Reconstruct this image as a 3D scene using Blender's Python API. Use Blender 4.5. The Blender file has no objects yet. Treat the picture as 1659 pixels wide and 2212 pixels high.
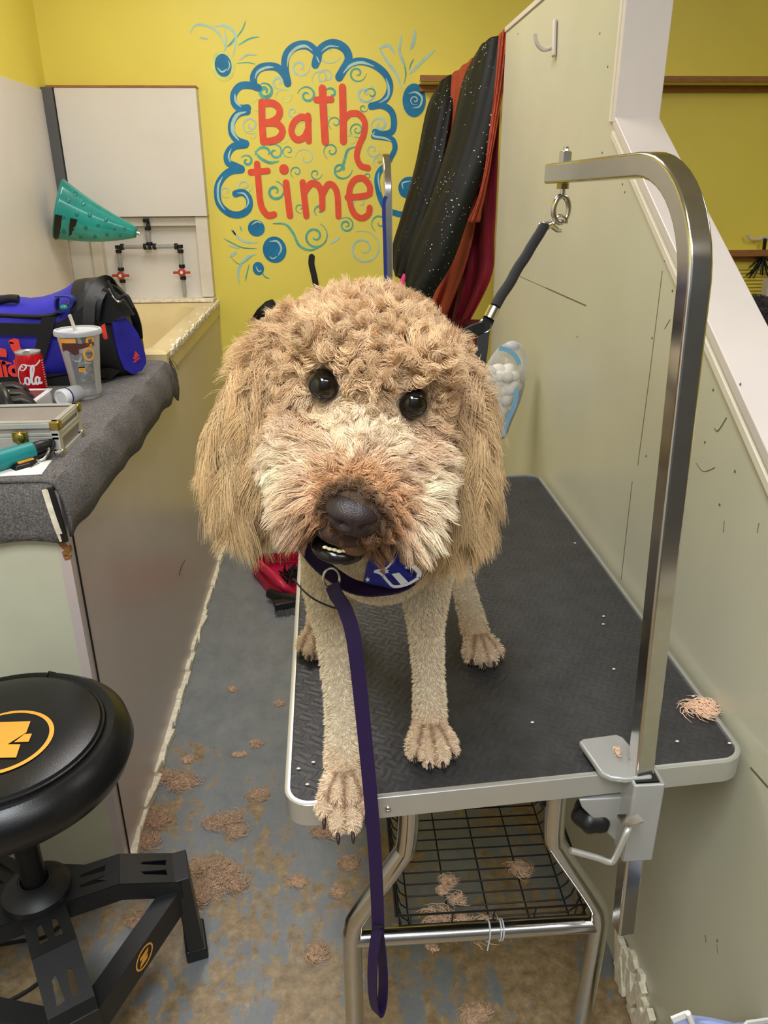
import bpy, bmesh, math, random
import numpy as np
from mathutils import Vector, Matrix
from mathutils.kdtree import KDTree

# ------------------------------------------------------------------ camera
F, CX, CY = 1662.0, 829.5, 1106.0            # focal length in pixels of the 1659x2212 frame
CAM = np.array([0.0, 0.0, 1.5])
def cam_axes():
    d = np.array([712 - CX, -(401 - CY), -F]); d /= np.linalg.norm(d)
    a = 850.0 - CX
    b = (a * d[0] - F * d[2]) / d[1]
    up = -np.array([a, -b, -F]); up /= np.linalg.norm(up)
    return np.stack([np.cross(d, up), d, up])
RW = cam_axes()
def _ray(u, v): return RW @ np.array([u - CX, -(v - CY), -F])
def on_z(u, v, z): d = _ray(u, v); return CAM + d * ((z - CAM[2]) / d[2])
def on_y(u, v, y): d = _ray(u, v); return CAM + d * ((y - CAM[1]) / d[1])
def on_x(u, v, x): d = _ray(u, v); return CAM + d * ((x - CAM[0]) / d[0])

scene = bpy.context.scene
col = scene.collection
cd = bpy.data.cameras.new('camera'); cam = bpy.data.objects.new('camera', cd); col.objects.link(cam)
cd.sensor_fit = 'VERTICAL'; cd.sensor_height = 36.0; cd.lens = F / 2212 * 36.0
cd.clip_start = 0.02
M = Matrix([[*RW[0], 0], [*RW[1], 0], [*RW[2], CAM[2]], [0, 0, 0, 1]])
cam.matrix_world = M
scene.camera = cam

# ------------------------------------------------------------------ light and exposure
scene.view_settings.view_transform = 'Standard'
scene.view_settings.look = 'None'
scene.view_settings.gamma = 1.0
scene.view_settings.use_curve_mapping = False
scene.view_settings.exposure = 0.56
scene.cycles.use_denoising = True
scene.cycles.max_bounces = 8
world = bpy.data.worlds.new('world'); scene.world = world; world.use_nodes = True
world.node_tree.nodes['Background'].inputs[0].default_value = (0.95, 0.97, 1.0, 1)
world.node_tree.nodes['Background'].inputs[1].default_value = 0.3
def area(name, loc, sx, sy, power, colr, rot=(0, 0, 0)):
    l = bpy.data.lights.new(name, 'AREA'); l.shape = 'RECTANGLE'; l.size = sx; l.size_y = sy
    l.energy = power; l.color = colr
    o = bpy.data.objects.new(name, l); o.location = loc; o.rotation_euler = rot; col.objects.link(o)
    return o
WARM = (0.99, 0.95, 0.96)
COOL = (0.88, 0.94, 1.0)
area('fluorescent_lamp', (-0.35, 2.3, 2.66), 0.35, 1.2, 17, WARM)
area('fluorescent_lamp', (-0.2, -0.45, 2.66), 0.5, 1.2, 36, COOL)
area('fluorescent_lamp', (0.9, -0.9, 2.66), 1.2, 0.35, 14, WARM)
area('fluorescent_lamp', (2.3, 1.2, 2.66), 0.35, 1.2, 12, WARM)

# ------------------------------------------------------------------ materials
def lin(c):
    c = [x / 255.0 for x in c]
    return tuple((x / 12.92 if x <= 0.04045 else ((x + 0.055) / 1.055) ** 2.4) for x in c) + (1.0,)
class NT:
    def __init__(s, name):
        s.m = bpy.data.materials.new(name); s.m.use_nodes = True
        s.t = s.m.node_tree; s.b = s.t.nodes['Principled BSDF']
    def n(s, kind, **kw):
        nd = s.t.nodes.new(kind)
        for k, v in kw.items():
            if k.startswith('_'): setattr(nd, k[1:], v)
            else: nd.inputs[k.replace('__', ' ')].default_value = v
        return nd
    def l(s, a, b): s.t.links.new(a, b)
    def coord(s, scale=(1, 1, 1)):
        g = s.n('ShaderNodeNewGeometry'); mp = s.n('ShaderNodeMapping'); s.l(g.outputs['Position'], mp.inputs['Vector'])
        mp.inputs['Scale'].default_value = scale; return mp.outputs[0]
    def noise(s, scale, detail=4, rough=0.6, sc=(1, 1, 1), dist=0.0):
        n = s.n('ShaderNodeTexNoise', Scale=scale, Detail=detail, Roughness=rough, Distortion=dist)
        s.l(s.coord(sc), n.inputs['Vector']); return n.outputs[0]
    def ramp(s, fac, stops):
        r = s.n('ShaderNodeValToRGB'); s.l(fac, r.inputs[0]); e = r.color_ramp.elements
        while len(e) < len(stops): e.new(0.5)
        for x, (p, c) in zip(e, stops):
            x.position = p; x.color = c if len(c) == 4 else lin(c)
        return r.outputs[0]
    def mix(s, fac, a, b, mode='MIX'):
        m = s.n('ShaderNodeMix', _data_type='RGBA', _blend_type=mode)
        for sock, v in ((m.inputs[0], fac), (m.inputs[6], a), (m.inputs[7], b)):
            if hasattr(v, 'links'): s.l(v, sock)
            else: sock.default_value = v
        return m.outputs[2]
    def bump(s, h, strength=0.3, dist=0.002):
        b = s.n('ShaderNodeBump', Strength=strength, Distance=dist); s.l(h, b.inputs['Height']); s.l(b.outputs[0], s.b.inputs['Normal'])
def mat(name, c, rough=0.5, metal=0.0, var=0.06, vs=12.0, bump=0.0, bs=200.0, spec=None, coat=0.0, trans=0.0, ior=1.45, alpha=1.0, sc=(1, 1, 1)):
    t = NT(name); c = lin(c)
    if var > 0:
        n = t.noise(vs, sc=sc)
        lo = tuple(x * (1 - var * 1.6) for x in c[:3]) + (1,); hi = tuple(min(1, x * (1 + var * 1.6)) for x in c[:3]) + (1,)
        t.l(t.ramp(n, [(0.3, lo), (0.7, hi)]), t.b.inputs['Base Color'])
    else: t.b.inputs['Base Color'].default_value = c
    t.b.inputs['Roughness'].default_value = rough; t.b.inputs['Metallic'].default_value = metal
    if spec is not None: t.b.inputs['Specular IOR Level'].default_value = spec
    t.b.inputs['Coat Weight'].default_value = coat
    t.b.inputs['Transmission Weight'].default_value = trans; t.b.inputs['IOR'].default_value = ior
    t.b.inputs['Alpha'].default_value = alpha
    if bump > 0: t.bump(t.noise(bs, 3), bump)
    return t.m

m_yellow = mat('yellow_paint', (238, 221, 96), 0.45, var=0.02, vs=2.5, bump=0.06, bs=90)
m_white = mat('white_laminate', (226, 220, 208), 0.35, var=0.02, vs=4)
m_cream = mat('cream_paint', (222, 214, 196), 0.4, var=0.05, vs=9)
m_green = mat('pale_green_panel', (197, 195, 172), 0.33, var=0.03, vs=3, bump=0.05, bs=40)
m_cap = mat('white_cap_board', (214, 204, 196), 0.35, var=0.025, vs=5)
m_grey_strip = mat('grey_strip', (92, 92, 90), 0.5)
m_ceiling = mat('ceiling_paint', (225, 222, 212), 0.8)
m_tub_out = mat('tub_side_panel', (206, 192, 188), 0.28, var=0.03, vs=2)
m_tub_front = mat('tub_front_panel', (205, 205, 180), 0.4, var=0.02)
m_beige = mat('beige_fibreglass', (224, 204, 150), 0.3, var=0.04, vs=5)
m_caulk = mat('flaking_caulk', (240, 226, 202), 0.8, var=0.15, vs=60, bump=0.5, bs=80)
m_steel = mat('chrome_steel', (200, 198, 192), 0.16, 1.0, var=0.03, vs=40)
m_nickel = mat('nickel', (205, 200, 190), 0.2, 1.0, var=0)
m_alu = mat('brushed_aluminium', (205, 205, 200), 0.38, 0.6, var=0.04, vs=60, sc=(1, 1, 8))
m_brass = mat('brass', (170, 150, 80), 0.3, 1.0, var=0.1)
m_castgrey = mat('grey_cast_metal', (168, 168, 164), 0.4, 0.35, var=0.04, bump=0.1)
m_black = mat('black_plastic', (22, 22, 22), 0.4, var=0.05)
m_blackmetal = mat('black_powder_coat', (30, 30, 31), 0.42, var=0.06, bump=0.12, bs=900)
m_leather = mat('black_vinyl', (20, 20, 22), 0.3, var=0.05, bump=0.1, bs=500)
m_orange = mat('amber_print', (250, 176, 66), 0.5, var=0)
m_wood = mat('stained_wood', (156, 104, 56), 0.5, var=0.15, vs=20, sc=(1, 12, 12))
m_nylon_k = mat('black_nylon', (24, 24, 25), 0.65, var=0.1, vs=300, bump=0.4, bs=900)
m_purple = mat('purple_nylon', (34, 12, 62), 0.6, var=0.08, vs=200, bump=0.3, bs=1200)
m_navy = mat('bandana_blue', (34, 42, 140), 0.75, var=0.06, bump=0.15, bs=800)
m_bandwhite = mat('bandana_white', (225, 228, 235), 0.75, var=0)
m_red = mat('red_mural_paint', (236, 84, 52), 0.5, var=0.05, vs=30)
m_blue1 = mat('blue_mural_paint', (24, 120, 168), 0.5, var=0.12, vs=14)
m_blue2 = mat('dark_blue_mural_paint', (22, 92, 160), 0.5, var=0.1, vs=20)
m_pale = mat('pale_mural_paint', (176, 214, 206), 0.55, var=0.08, vs=25)
m_teal = mat('teal_mural_paint', (92, 178, 160), 0.55, var=0.15, vs=25)
m_lime = mat('lime_mural_paint', (222, 226, 120), 0.55, var=0.08, vs=25)
m_ink = mat('black_mural_paint', (26, 24, 20), 0.55, var=0.1)
m_bag = mat('blue_bag_fabric', (48, 44, 176), 0.6, var=0.12, vs=14, bump=0.25, bs=500)
m_bagk = mat('black_bag_fabric', (24, 24, 26), 0.55, var=0.12, bump=0.25, bs=400)
m_coral = mat('coral_print', (252, 72, 56), 0.6, var=0.04)
m_canred = mat('can_red', (206, 14, 26), 0.22, 0.25, var=0.02)
m_white_p = mat('white_plastic', (232, 232, 236), 0.35, var=0.02)
m_paper = mat('white_paper', (240, 238, 234), 0.7, var=0.01)
m_tealp = mat('teal_plastic', (44, 150, 138), 0.14, var=0.12, vs=10, coat=0.4)
m_tealrub = mat('teal_wrap', (16, 128, 128), 0.45, var=0.06)
m_darkteal = mat('teal_dimple_shade', (28, 122, 112), 0.3, var=0)
m_casegrey = mat('grey_case_panel', (150, 142, 134), 0.5, 0.2, var=0.05)
m_pipe = mat('grey_pipe', (168, 170, 168), 0.35, 0.2)
m_valve = mat('red_valve', (186, 62, 44), 0.45)
m_crimson = mat('crimson_cloth', (150, 32, 50), 0.7, var=0.1, vs=8, bump=0.2, bs=120)
m_rust = mat('orange_cloth', (158, 64, 36), 0.7, var=0.1, vs=8, bump=0.2, bs=120)
m_maroon = mat('maroon_cloth', (96, 30, 34), 0.75, var=0.12, vs=8, bump=0.2, bs=120)
m_redp = mat('crimson_plastic', (190, 30, 66), 0.35, var=0.08)
m_cotton = mat('cotton_wool', (238, 232, 220), 0.95, var=0.03)
m_ltblue = mat('pale_blue_plastic', (130, 180, 215), 0.4, var=0.03)
m_padblue = mat('pale_blue_pad', (176, 190, 240), 0.7, var=0.03)
m_pink = mat('pink_plastic', (226, 60, 130), 0.4, var=0.03)
m_bluestrap = mat('blue_strap', (30, 44, 130), 0.6)
m_hairclump = mat('clipped_fur', (206, 172, 140), 0.95, var=0.25, vs=120, bump=1.0, bs=300)
m_tooth = mat('tooth', (228, 214, 176), 0.3, var=0.05)
m_eye = mat('dark_eye', (20, 14, 8), 0.06, var=0, coat=0.3)
m_lip = mat('wet_black_lip', (26, 20, 20), 0.16, var=0.05)
m_claw = mat('dark_claw', (46, 34, 30), 0.35)
def clear(name, c, rough=0.05, a=0.35):
    t = NT(name); t.t.nodes.remove(t.b)
    out = t.t.nodes['Material Output']
    tr = t.n('ShaderNodeBsdfTransparent'); tr.inputs[0].default_value = lin(c)
    gl = t.n('ShaderNodeBsdfPrincipled'); gl.inputs['Base Color'].default_value = lin(c); gl.inputs['Roughness'].default_value = rough
    fr = t.n('ShaderNodeFresnel', IOR=1.45)
    ad = t.n('ShaderNodeMath', _operation='ADD', _use_clamp=True); ad.inputs[1].default_value = a; t.l(fr.outputs[0], ad.inputs[0])
    mx = t.n('ShaderNodeMixShader'); t.l(ad.outputs[0], mx.inputs[0]); t.l(tr.outputs[0], mx.inputs[1]); t.l(gl.outputs[0], mx.inputs[2])
    t.l(mx.outputs[0], out.inputs[0]); return t.m
m_clear = clear('clear_plastic', (253, 253, 253), 0.06, 0.04)
m_clearbag = clear('clear_bag_film', (253, 253, 253), 0.12, 0.10)
m_water = clear('iced_water', (250, 250, 248), 0.04, 0.10)
m_frost = clear('frosted_lid', (232, 234, 238), 0.3, 0.5)

# painted concrete floor, worn through to tan
t = NT('worn_painted_floor')
n1 = t.noise(2.2, 8, 0.74, sc=(1.7, 0.9, 1), dist=0.5); n2 = t.noise(9, 7, 0.74, sc=(1.6, 0.9, 1)); n3 = t.noise(40, 4, 0.7)
g = t.n('ShaderNodeNewGeometry'); sp = t.n('ShaderNodeSeparateXYZ'); t.l(g.outputs['Position'], sp.inputs[0])
wr = t.n('ShaderNodeMapRange'); wr.inputs[1].default_value = 2.3; wr.inputs[2].default_value = 0.9; wr.inputs[3].default_value = -0.10; wr.inputs[4].default_value = 0.092
t.l(sp.outputs[1], wr.inputs[0])
def mth(t, op, a, b):
    m = t.n('ShaderNodeMath', _operation=op)
    for i, v in enumerate((a, b)):
        if hasattr(v, 'links'): t.l(v, m.inputs[i])
        else: m.inputs[i].default_value = v
    return m.outputs[0]
wear = mth(t, 'ADD', mth(t, 'ADD', mth(t, 'MULTIPLY', n1, 0.6), mth(t, 'MULTIPLY', n2, 0.4)), wr.outputs[0])
wmask = t.ramp(wear, [(0.53, (0, 0, 0, 1)), (0.56, (1, 1, 1, 1))])
paint = t.ramp(n2, [(0.3, (108, 113, 116)), (0.7, (134, 136, 134))])
tan = t.ramp(n3, [(0.3, (112, 94, 68)), (0.55, (148, 126, 92)), (0.75, (172, 152, 120))])
t.l(t.mix(wmask, paint, tan), t.b.inputs['Base Color']); t.b.inputs['Roughness'].default_value = 0.45
t.bump(mth(t, 'ADD', wear, mth(t, 'MULTIPLY', n3, 0.3)), 0.5, 0.003)
m_floor = t.m
# grey looped carpet
t = NT('grey_carpet')
n1 = t.noise(260, 3, 0.7); n2 = t.noise(14, 4)
c1 = t.ramp(n1, [(0.3, (60, 58, 58)), (0.5, (108, 104, 102)), (0.72, (168, 164, 158))])
t.l(t.mix(0.35, c1, t.ramp(n2, [(0.35, (84, 80, 78)), (0.65, (112, 108, 104))])), t.b.inputs['Base Color'])
t.b.inputs['Roughness'].default_value = 0.95; t.bump(n1, 0.8, 0.004); m_carpet = t.m
# black rubber mat with a raised interlocking tread
t = NT('black_rubber_mat')
co = t.coord()
wa = t.n('ShaderNodeTexWave', _wave_type='BANDS', _bands_direction='X', Scale=28.0, Distortion=2.5, Detail=1.0); wa.inputs['Detail Scale'].default_value = 3.0
wc = t.n('ShaderNodeTexWave', _wave_type='BANDS', _bands_direction='Y', Scale=28.0, Distortion=2.5, Detail=1.0); wc.inputs['Detail Scale'].default_value = 3.0
rot = t.n('ShaderNodeVectorRotate', Angle=0.5); t.l(co, rot.inputs['Vector']); ck = t.n('ShaderNodeTexChecker', Scale=52.0)
t.l(rot.outputs[0], ck.inputs['Vector']); t.l(rot.outputs[0], wa.inputs['Vector']); t.l(rot.outputs[0], wc.inputs['Vector'])
wmix = t.mix(ck.outputs['Fac'], wa.outputs[0], wc.outputs[0])
wbw = t.n('ShaderNodeRGBToBW'); t.l(wmix, wbw.inputs[0])
n2 = t.noise(18, 5, 0.7); n3 = t.noise(500, 2)
cc = t.ramp(n2, [(0.3, (38, 38, 39)), (0.72, (58, 58, 60))])
t.l(cc, t.b.inputs['Base Color']); t.b.inputs['Roughness'].default_value = 0.5
hh = mth(t, 'ADD', wbw.outputs[0], mth(t, 'MULTIPLY', n3, 0.25)); t.bump(hh, 0.32, 0.002); m_rubber = t.m
# black coat fabric with its sparkling glints painted in as pale dots
t = NT('black_sparkling_fabric')
v = t.n('ShaderNodeTexVoronoi', Scale=75.0); t.l(t.coord(), v.inputs['Vector'])
k = t.ramp(v.outputs['Distance'], [(0.13, (1, 1, 1, 1)), (0.17, (0, 0, 0, 1))])
pn = t.noise(9, 3); pm = t.ramp(pn, [(0.5, (0, 0, 0, 1)), (0.62, (1, 1, 1, 1))])
fac = t.mix(1.0, k, pm, 'MULTIPLY')
t.l(t.mix(fac, lin((20, 22, 18)), lin((220, 225, 220))), t.b.inputs['Base Color'])
t.b.inputs['Roughness'].default_value = 0.6; t.b.inputs['Specular IOR Level'].default_value = 0.25; m_glints = t.m

# ------------------------------------------------------------------ mesh helpers
class MB:
    def __init__(s): s.v = []; s.f = []
    def add(s, vs, fs):
        o = len(s.v); s.v += [tuple(map(float, p)) for p in vs]; s.f += [tuple(i + o for i in f) for f in fs]; return s
    def box(s, c, d, rot=None, taper=1.0):
        R = rot.to_3x3() if rot else Matrix.Identity(3)
        vs = []
        for z in (-1, 1):
            k = taper if z > 0 else 1.0
            for x, y in ((-1, -1), (1, -1), (1, 1), (-1, 1)):
                vs.append(Vector(c) + R @ Vector((x * d[0] / 2 * k, y * d[1] / 2 * k, z * d[2] / 2)))
        return s.add(vs, [(3, 2, 1, 0), (4, 5, 6, 7), (0, 1, 5, 4), (1, 2, 6, 5), (2, 3, 7, 6), (3, 0, 4, 7)])
    def sweep(s, pts, prof, closed=False, up=None, scale=None, cap=True):
        pts = [Vector(p) for p in pts]; n = len(pts); rings = []
        prev = None
        for i, p in enumerate(pts):
            if closed: d = pts[(i + 1) % n] - pts[i - 1]
            else: d = pts[min(i + 1, n - 1)] - pts[max(i - 1, 0)]
            d.normalize()
            if up is not None: a = Vector(up)
            elif prev is None: a = Vector((0, 0, 1)) if abs(d.z) < 0.9 else Vector((1, 0, 0))
            else: a = prev
            a = (a - d * a.dot(d))
            if a.length < 1e-6: a = d.orthogonal()
            a.normalize(); prev = a; b = d.cross(a)
            k = scale[i] if scale is not None else 1.0
            rings.append([p + (a * q[0] + b * q[1]) * k for q in prof])
        m = len(prof); vs = [v for r in rings for v in r]; fs = []
        for i in range(n if closed else n - 1):
            j = (i + 1) % n
            for k in range(m):
                l = (k + 1) % m; fs.append((i * m + k, i * m + l, j * m + l, j * m + k))
        if cap and not closed: fs += [tuple(range(m - 1, -1, -1)), tuple((n - 1) * m + k for k in range(m))]
        return s.add(vs, fs)
    def tube(s, pts, r, seg=12, closed=False, scale=None, up=None):
        return s.sweep(pts, [(math.cos(2 * math.pi * k / seg) * r, math.sin(2 * math.pi * k / seg) * r) for k in range(seg)], closed, up, scale)
    def strap(s, pts, w, th, closed=False, up=None):
        return s.sweep(pts, [(th / 2, -w / 2), (th / 2, w / 2), (-th / 2, w / 2), (-th / 2, -w / 2)], closed, up)
    def lathe(s, prof, c=(0, 0, 0), seg=32, rot=None, sx=1.0, sy=1.0):
        R = rot.to_3x3() if rot else Matrix.Identity(3); vs = []; fs = []; m = len(prof)
        for i in range(seg):
            a = 2 * math.pi * i / seg
            for r, z in prof: vs.append(Vector(c) + R @ Vector((math.cos(a) * r * sx, math.sin(a) * r * sy, z)))
        for i in range(seg):
            j = (i + 1) % seg
            for k in range(m - 1): fs.append((i * m + k, j * m + k, j * m + k + 1, i * m + k + 1))
        return s.add(vs, fs)
    def ell(s, c, r, rot=None, seg=20, rings=12, fn=None):
        R = rot.to_3x3() if rot else Matrix.Identity(3); vs = []; fs = []
        for i in range(rings + 1):
            th = math.pi * i / rings
            for j in range(seg):
                ph = 2 * math.pi * j / seg
                p = Vector((math.sin(th) * math.cos(ph), math.sin(th) * math.sin(ph), math.cos(th)))
                if fn: p = fn(p)
                vs.append(Vector(c) + R @ Vector((p.x * r[0], p.y * r[1], p.z * r[2])))
        for i in range(rings):
            for j in range(seg):
                k = (j + 1) % seg; fs.append((i * seg + j, (i + 1) * seg + j, (i + 1) * seg + k, i * seg + k))
        return s.add(vs, fs)
    def prism(s, poly, lo, hi, axis='x'):
        n = len(poly)
        def P(a, b, c): return {'x': (c, a, b), 'y': (a, c, b), 'z': (a, b, c)}[axis]
        vs = [P(a, b, lo) for a, b in poly] + [P(a, b, hi) for a, b in poly]
        fs = [tuple(range(n)), tuple(range(2 * n - 1, n - 1, -1))] + [(i, i + n, (i + 1) % n + n, (i + 1) % n) for i in range(n)]
        return s.add(vs, fs)
    def grid(s, P, closed_u=False):
        n = len(P); m = len(P[0]); vs = [p for r in P for p in r]; fs = []
        for i in range(n - 1):
            for j in range(m if closed_u else m - 1):
                k = (j + 1) % m; fs.append((i * m + j, i * m + k, (i + 1) * m + k, (i + 1) * m + j))
        return s.add(vs, fs)
    def build(s, name, m, parent=None, smooth=True, bevel=0.0, solid=0.0, subd=0, weld=True, angle=40):
        me = bpy.data.meshes.new(name); me.from_pydata(s.v, [], s.f)
        bm = bmesh.new(); bm.from_mesh(me)
        if weld: bmesh.ops.remove_doubles(bm, verts=bm.verts, dist=1e-6)
        bmesh.ops.recalc_face_normals(bm, faces=bm.faces)
        bm.to_mesh(me); bm.free()
        o = bpy.data.objects.new(name, me); col.objects.link(o); me.materials.append(m)
        if smooth:
            me.polygons.foreach_set('use_smooth', [True] * len(me.polygons))
            try: me.set_sharp_from_angle(angle=math.radians(angle))
            except Exception: pass
        if parent is not None: o.parent = parent; o.matrix_parent_inverse = parent.matrix_world.inverted()
        if solid: md = o.modifiers.new('solid', 'SOLIDIFY'); md.thickness = solid; md.offset = 0
        if bevel: md = o.modifiers.new('bevel', 'BEVEL'); md.width = bevel; md.segments = 3; md.limit_method = 'ANGLE'
        if subd: md = o.modifiers.new('subd', 'SUBSURF'); md.levels = subd; md.render_levels = subd
        return o
def tag(o, label, cat, group=None):
    o['label'] = label; o['category'] = cat
    if group: o['group'] = group
    return o
def thing(name, label, cat, loc=(0, 0, 0), group=None):
    o = bpy.data.objects.new(name, None); col.objects.link(o); o.location = loc; o.empty_display_size = 0.05
    o.matrix_world = Matrix.Translation(loc)
    return tag(o, label, cat, group)
def struct(o): o['kind'] = 'structure'; return o
def cr(pts, n=8, closed=False):
    """Catmull-Rom through the points"""
    P = [np.array(p, float) for p in pts]; out = []; N = len(P)
    rng = range(N) if closed else range(N - 1)
    for i in rng:
        if closed: p0, p1, p2, p3 = P[i - 1], P[i], P[(i + 1) % N], P[(i + 2) % N]
        else: p0, p1, p2, p3 = P[max(i - 1, 0)], P[i], P[i + 1], P[min(i + 2, N - 1)]
        for k in range(n):
            u = k / n
            out.append(0.5 * ((2 * p1) + (p2 - p0) * u + (2 * p0 - 5 * p1 + 4 * p2 - p3) * u * u + (3 * p1 - p0 - 3 * p2 + p3) * u ** 3))
    if not closed: out.append(P[-1])
    return out
def from_curve(cu):
    o = bpy.data.objects.new('tmp', cu); col.objects.link(o)
    dg = bpy.context.evaluated_depsgraph_get(); dg.update()
    me = bpy.data.meshes.new_from_object(o.evaluated_get(dg))
    vs = [tuple(v.co) for v in me.vertices]; fs = [tuple(p.vertices) for p in me.polygons]
    bpy.data.objects.remove(o); bpy.data.meshes.remove(me); return vs, fs
def text_mesh(body, size, extrude=0.0004, offset=0.0, shear=0.0):
    cu = bpy.data.curves.new('t', 'FONT'); cu.body = body; cu.size = size; cu.extrude = extrude; cu.offset = offset; cu.shear = shear
    return from_curve(cu)
def plate(outline, holes, th):
    cu = bpy.data.curves.new('p', 'CURVE'); cu.dimensions = '2D'; cu.fill_mode = 'BOTH'; cu.extrude = th / 2
    for pts in [outline] + holes:
        sp = cu.splines.new('POLY'); sp.points.add(len(pts) - 1)
        for q, p in zip(sp.points, pts): q.co = (p[0], p[1], 0, 1)
        sp.use_cyclic_u = True
    return from_curve(cu)
def xf(vs, M): return [tuple(M @ Vector(v)) for v in vs]
def frame(o, ex, ey, ez=None):
    ex = Vector(ex).normalized(); ey = Vector(ey); ey = (ey - ex * ey.dot(ex)).normalized(); ez = ex.cross(ey)
    m = Matrix.Identity(4)
    for i in range(3): m[i][0] = ex[i]; m[i][1] = ey[i]; m[i][2] = ez[i]; m[i][3] = o[i]
    return m
# ================================================================== the room
YB = 3.663; XL = -1.147; XT = -0.527; XP = 0.547; H = 2.7
struct(MB().box((1.4, 1.3, -0.05), (5.2, 5.0, 0.1)).build('floor', m_floor, smooth=False))
struct(MB().box((1.4, 1.3, H + 0.05), (5.2, 5.0, 0.1)).build('ceiling', m_ceiling, smooth=False))
wb = struct(MB().box((1.4, YB + 0.05, H / 2), (5.2, 0.1, H)).build('wall_back', m_yellow, smooth=False))
wl = struct(MB().box((XL - 0.05, 1.3, 1.86 + (H - 1.86) / 2), (0.1, 4.9, H - 1.86)).build('wall_left', m_yellow, smooth=False))
struct(MB().box((XL - 0.049, 1.3, 0.93), (0.11, 4.7, 1.86)).build('wall_left_panelling', m_white, wl, smooth=False))
struct(MB().box((1.4, -1.25, H / 2), (5.2, 0.1, H)).build('wall_front', mat('darkened_wall', (112, 116, 124), .6), smooth=False))  # unseen wall, coloured dark so the steel gets darker reflections
struct(MB().box((4.05, 1.3, H / 2), (0.1, 5.0, H)).build('wall_right', m_yellow, smooth=False))

# partition beside the table: tall at the back, sloping down towards the viewer
PT = 0.078
poly = [(2.68, 0), (2.68, 1.925), (1.615, 1.925), (1.615, 1.607), (0.25, 0.78), (0.25, 0)]
wp = struct(MB().prism(poly, XP, XP + PT, 'x').build('wall_partition', m_green, smooth=False))
struct(MB().box((XP + PT / 2, 1.609, 1.767), (PT + 0.010, 0.016, 0.318)).build('trim_1', m_cap, wp, smooth=False, bevel=0.002))
d = Vector((0, 0.25 - 1.615, 0.78 - 1.607)); L = d.length; ang = math.atan2(d.z, d.y)
R = Matrix.Rotation(math.atan2(1.607 - 0.78, 1.615 - 0.25), 4, 'X')
c = Vector((XP + PT / 2, (0.25 + 1.615) / 2, (0.78 + 1.607) / 2 + 0.009))
struct(MB().box(c, (PT + 0.008, L, 0.016), R).build('trim_2', m_cap, wp, smooth=False, bevel=0.002))
struct(MB().box(c + Vector((-PT / 2 - 0.002, 0, -0.024)), (0.006, L - 0.01, 0.012), R).build('trim_3', m_cream, wp, smooth=False, bevel=0.001))
struct(MB().box((XP - 0.002, 1.628, 1.765), (0.006, 0.012, 0.31)).build('trim_4', m_cream, wp, smooth=False, bevel=0.001))
struct(MB().box((XP + PT / 2, 1.615 + (2.68 - 1.615) / 2, 1.931), (PT + 0.01, 1.07, 0.014)).build('trim_5', m_cap, wp, smooth=False, bevel=0.002))
# seams, gouges and nail heads of the partition panel
sm = MB()
def seam(a, b, w=0.0012):
    p = on_x(*a, XP); q = on_x(*b, XP); p[0] = q[0] = XP - 0.0003
    sm.sweep([p, q], [(w / 2, -0.0004), (w / 2, 0.0004), (-w / 2, 0.0004), (-w / 2, -0.0004)], up=(0, 1, 0.3))
seam((1431, 585), (1405, 800)); seam((1405, 800), (1378, 1005)); seam((1366, 1040), (1342, 1252)); seam((1112, 592), (1180, 622), 0.001); seam((1180, 622), (1266, 660), 0.0025)
seam((1622, 1658), (1659, 1700), 0.003); seam((1338, 2014), (1361, 2004), 0.004)
for p in [(1420, 508), (1437, 563), (1453, 628), (1409, 730), (1396, 985), (1600, 830), (1541, 842), (1345, 398), (1350, 415), (1119, 73), (1296, 72), (1313, 144), (1301, 330), (1247, 728), (1523, 955), (1588, 1018), (1550, 2032), (1555, 1090)]:
    q = on_x(*p, XP); sm.ell((XP - 0.0004, q[1], q[2]), (0.0008, 0.0022, 0.0022), seg=8, rings=6)
def scratch(pts, w=0.0009):
    P = [on_x(*p, XP) for p in cr(pts, 5)]
    for p in P: p[0] = XP - 0.0004
    sm.tube(P, w / 2, 5)
scratch([(1504, 1000), (1520, 1018), (1545, 1010)]); scratch([(1524, 2020), (1526, 2035)], 0.002); scratch([(1549, 2040), (1551, 2060)]); scratch([(1436, 710), (1448, 690)]); scratch([(1565, 1125), (1563, 1150)])
scratch([(1640, 1130), (1636, 1150)]); scratch([(1544, 925), (1552, 930), (1570, 902)], 0.0015)
sm.build('panel_seam', mat('panel_mark_olive', (104, 98, 78), .7), wp)['label'] = 'thin dark seams, scratches and nail heads on the panel'  # seams, scratches and nail heads share one dark olive colour
# broken foot of the partition
bk = MB(); r = random.Random(4)
for k in range(14):
    y = 0.90 + 0.012 * k; bk.box((XP - 0.006 + r.uniform(-.004, .004), y, 0.04 + r.uniform(0, .05)), (0.012, 0.02, 0.09 + r.uniform(-.03, .03)), Matrix.Rotation(r.uniform(-.5, .5), 4, 'X'))
bk.build('chipped_foot', m_caulk, wp, bevel=0.001)

# white hook on the partition
hk = thing('coat_hook', 'small white painted coat hook screwed high on the pale green partition', 'hook', on_x(1195, 80, XP))
a = on_x(1198, 42, XP - 0.006); b = on_x(1196, 122, XP - 0.006); m1 = on_x(1192, 103, XP - 0.006)
MB().strap([a, b], 0.016, 0.008, up=(1, 0, 0)).build('back_plate', m_cap, hk, bevel=0.003)
e = m1 + np.array([-0.045, -0.004, 0.028])
MB().tube(cr([m1, m1 + np.array([-0.02, 0, -0.004]), m1 + np.array([-0.037, -0.002, 0.008]), e], 6), 0.005, 10).build('hook_arm', m_cap, hk)

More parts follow.
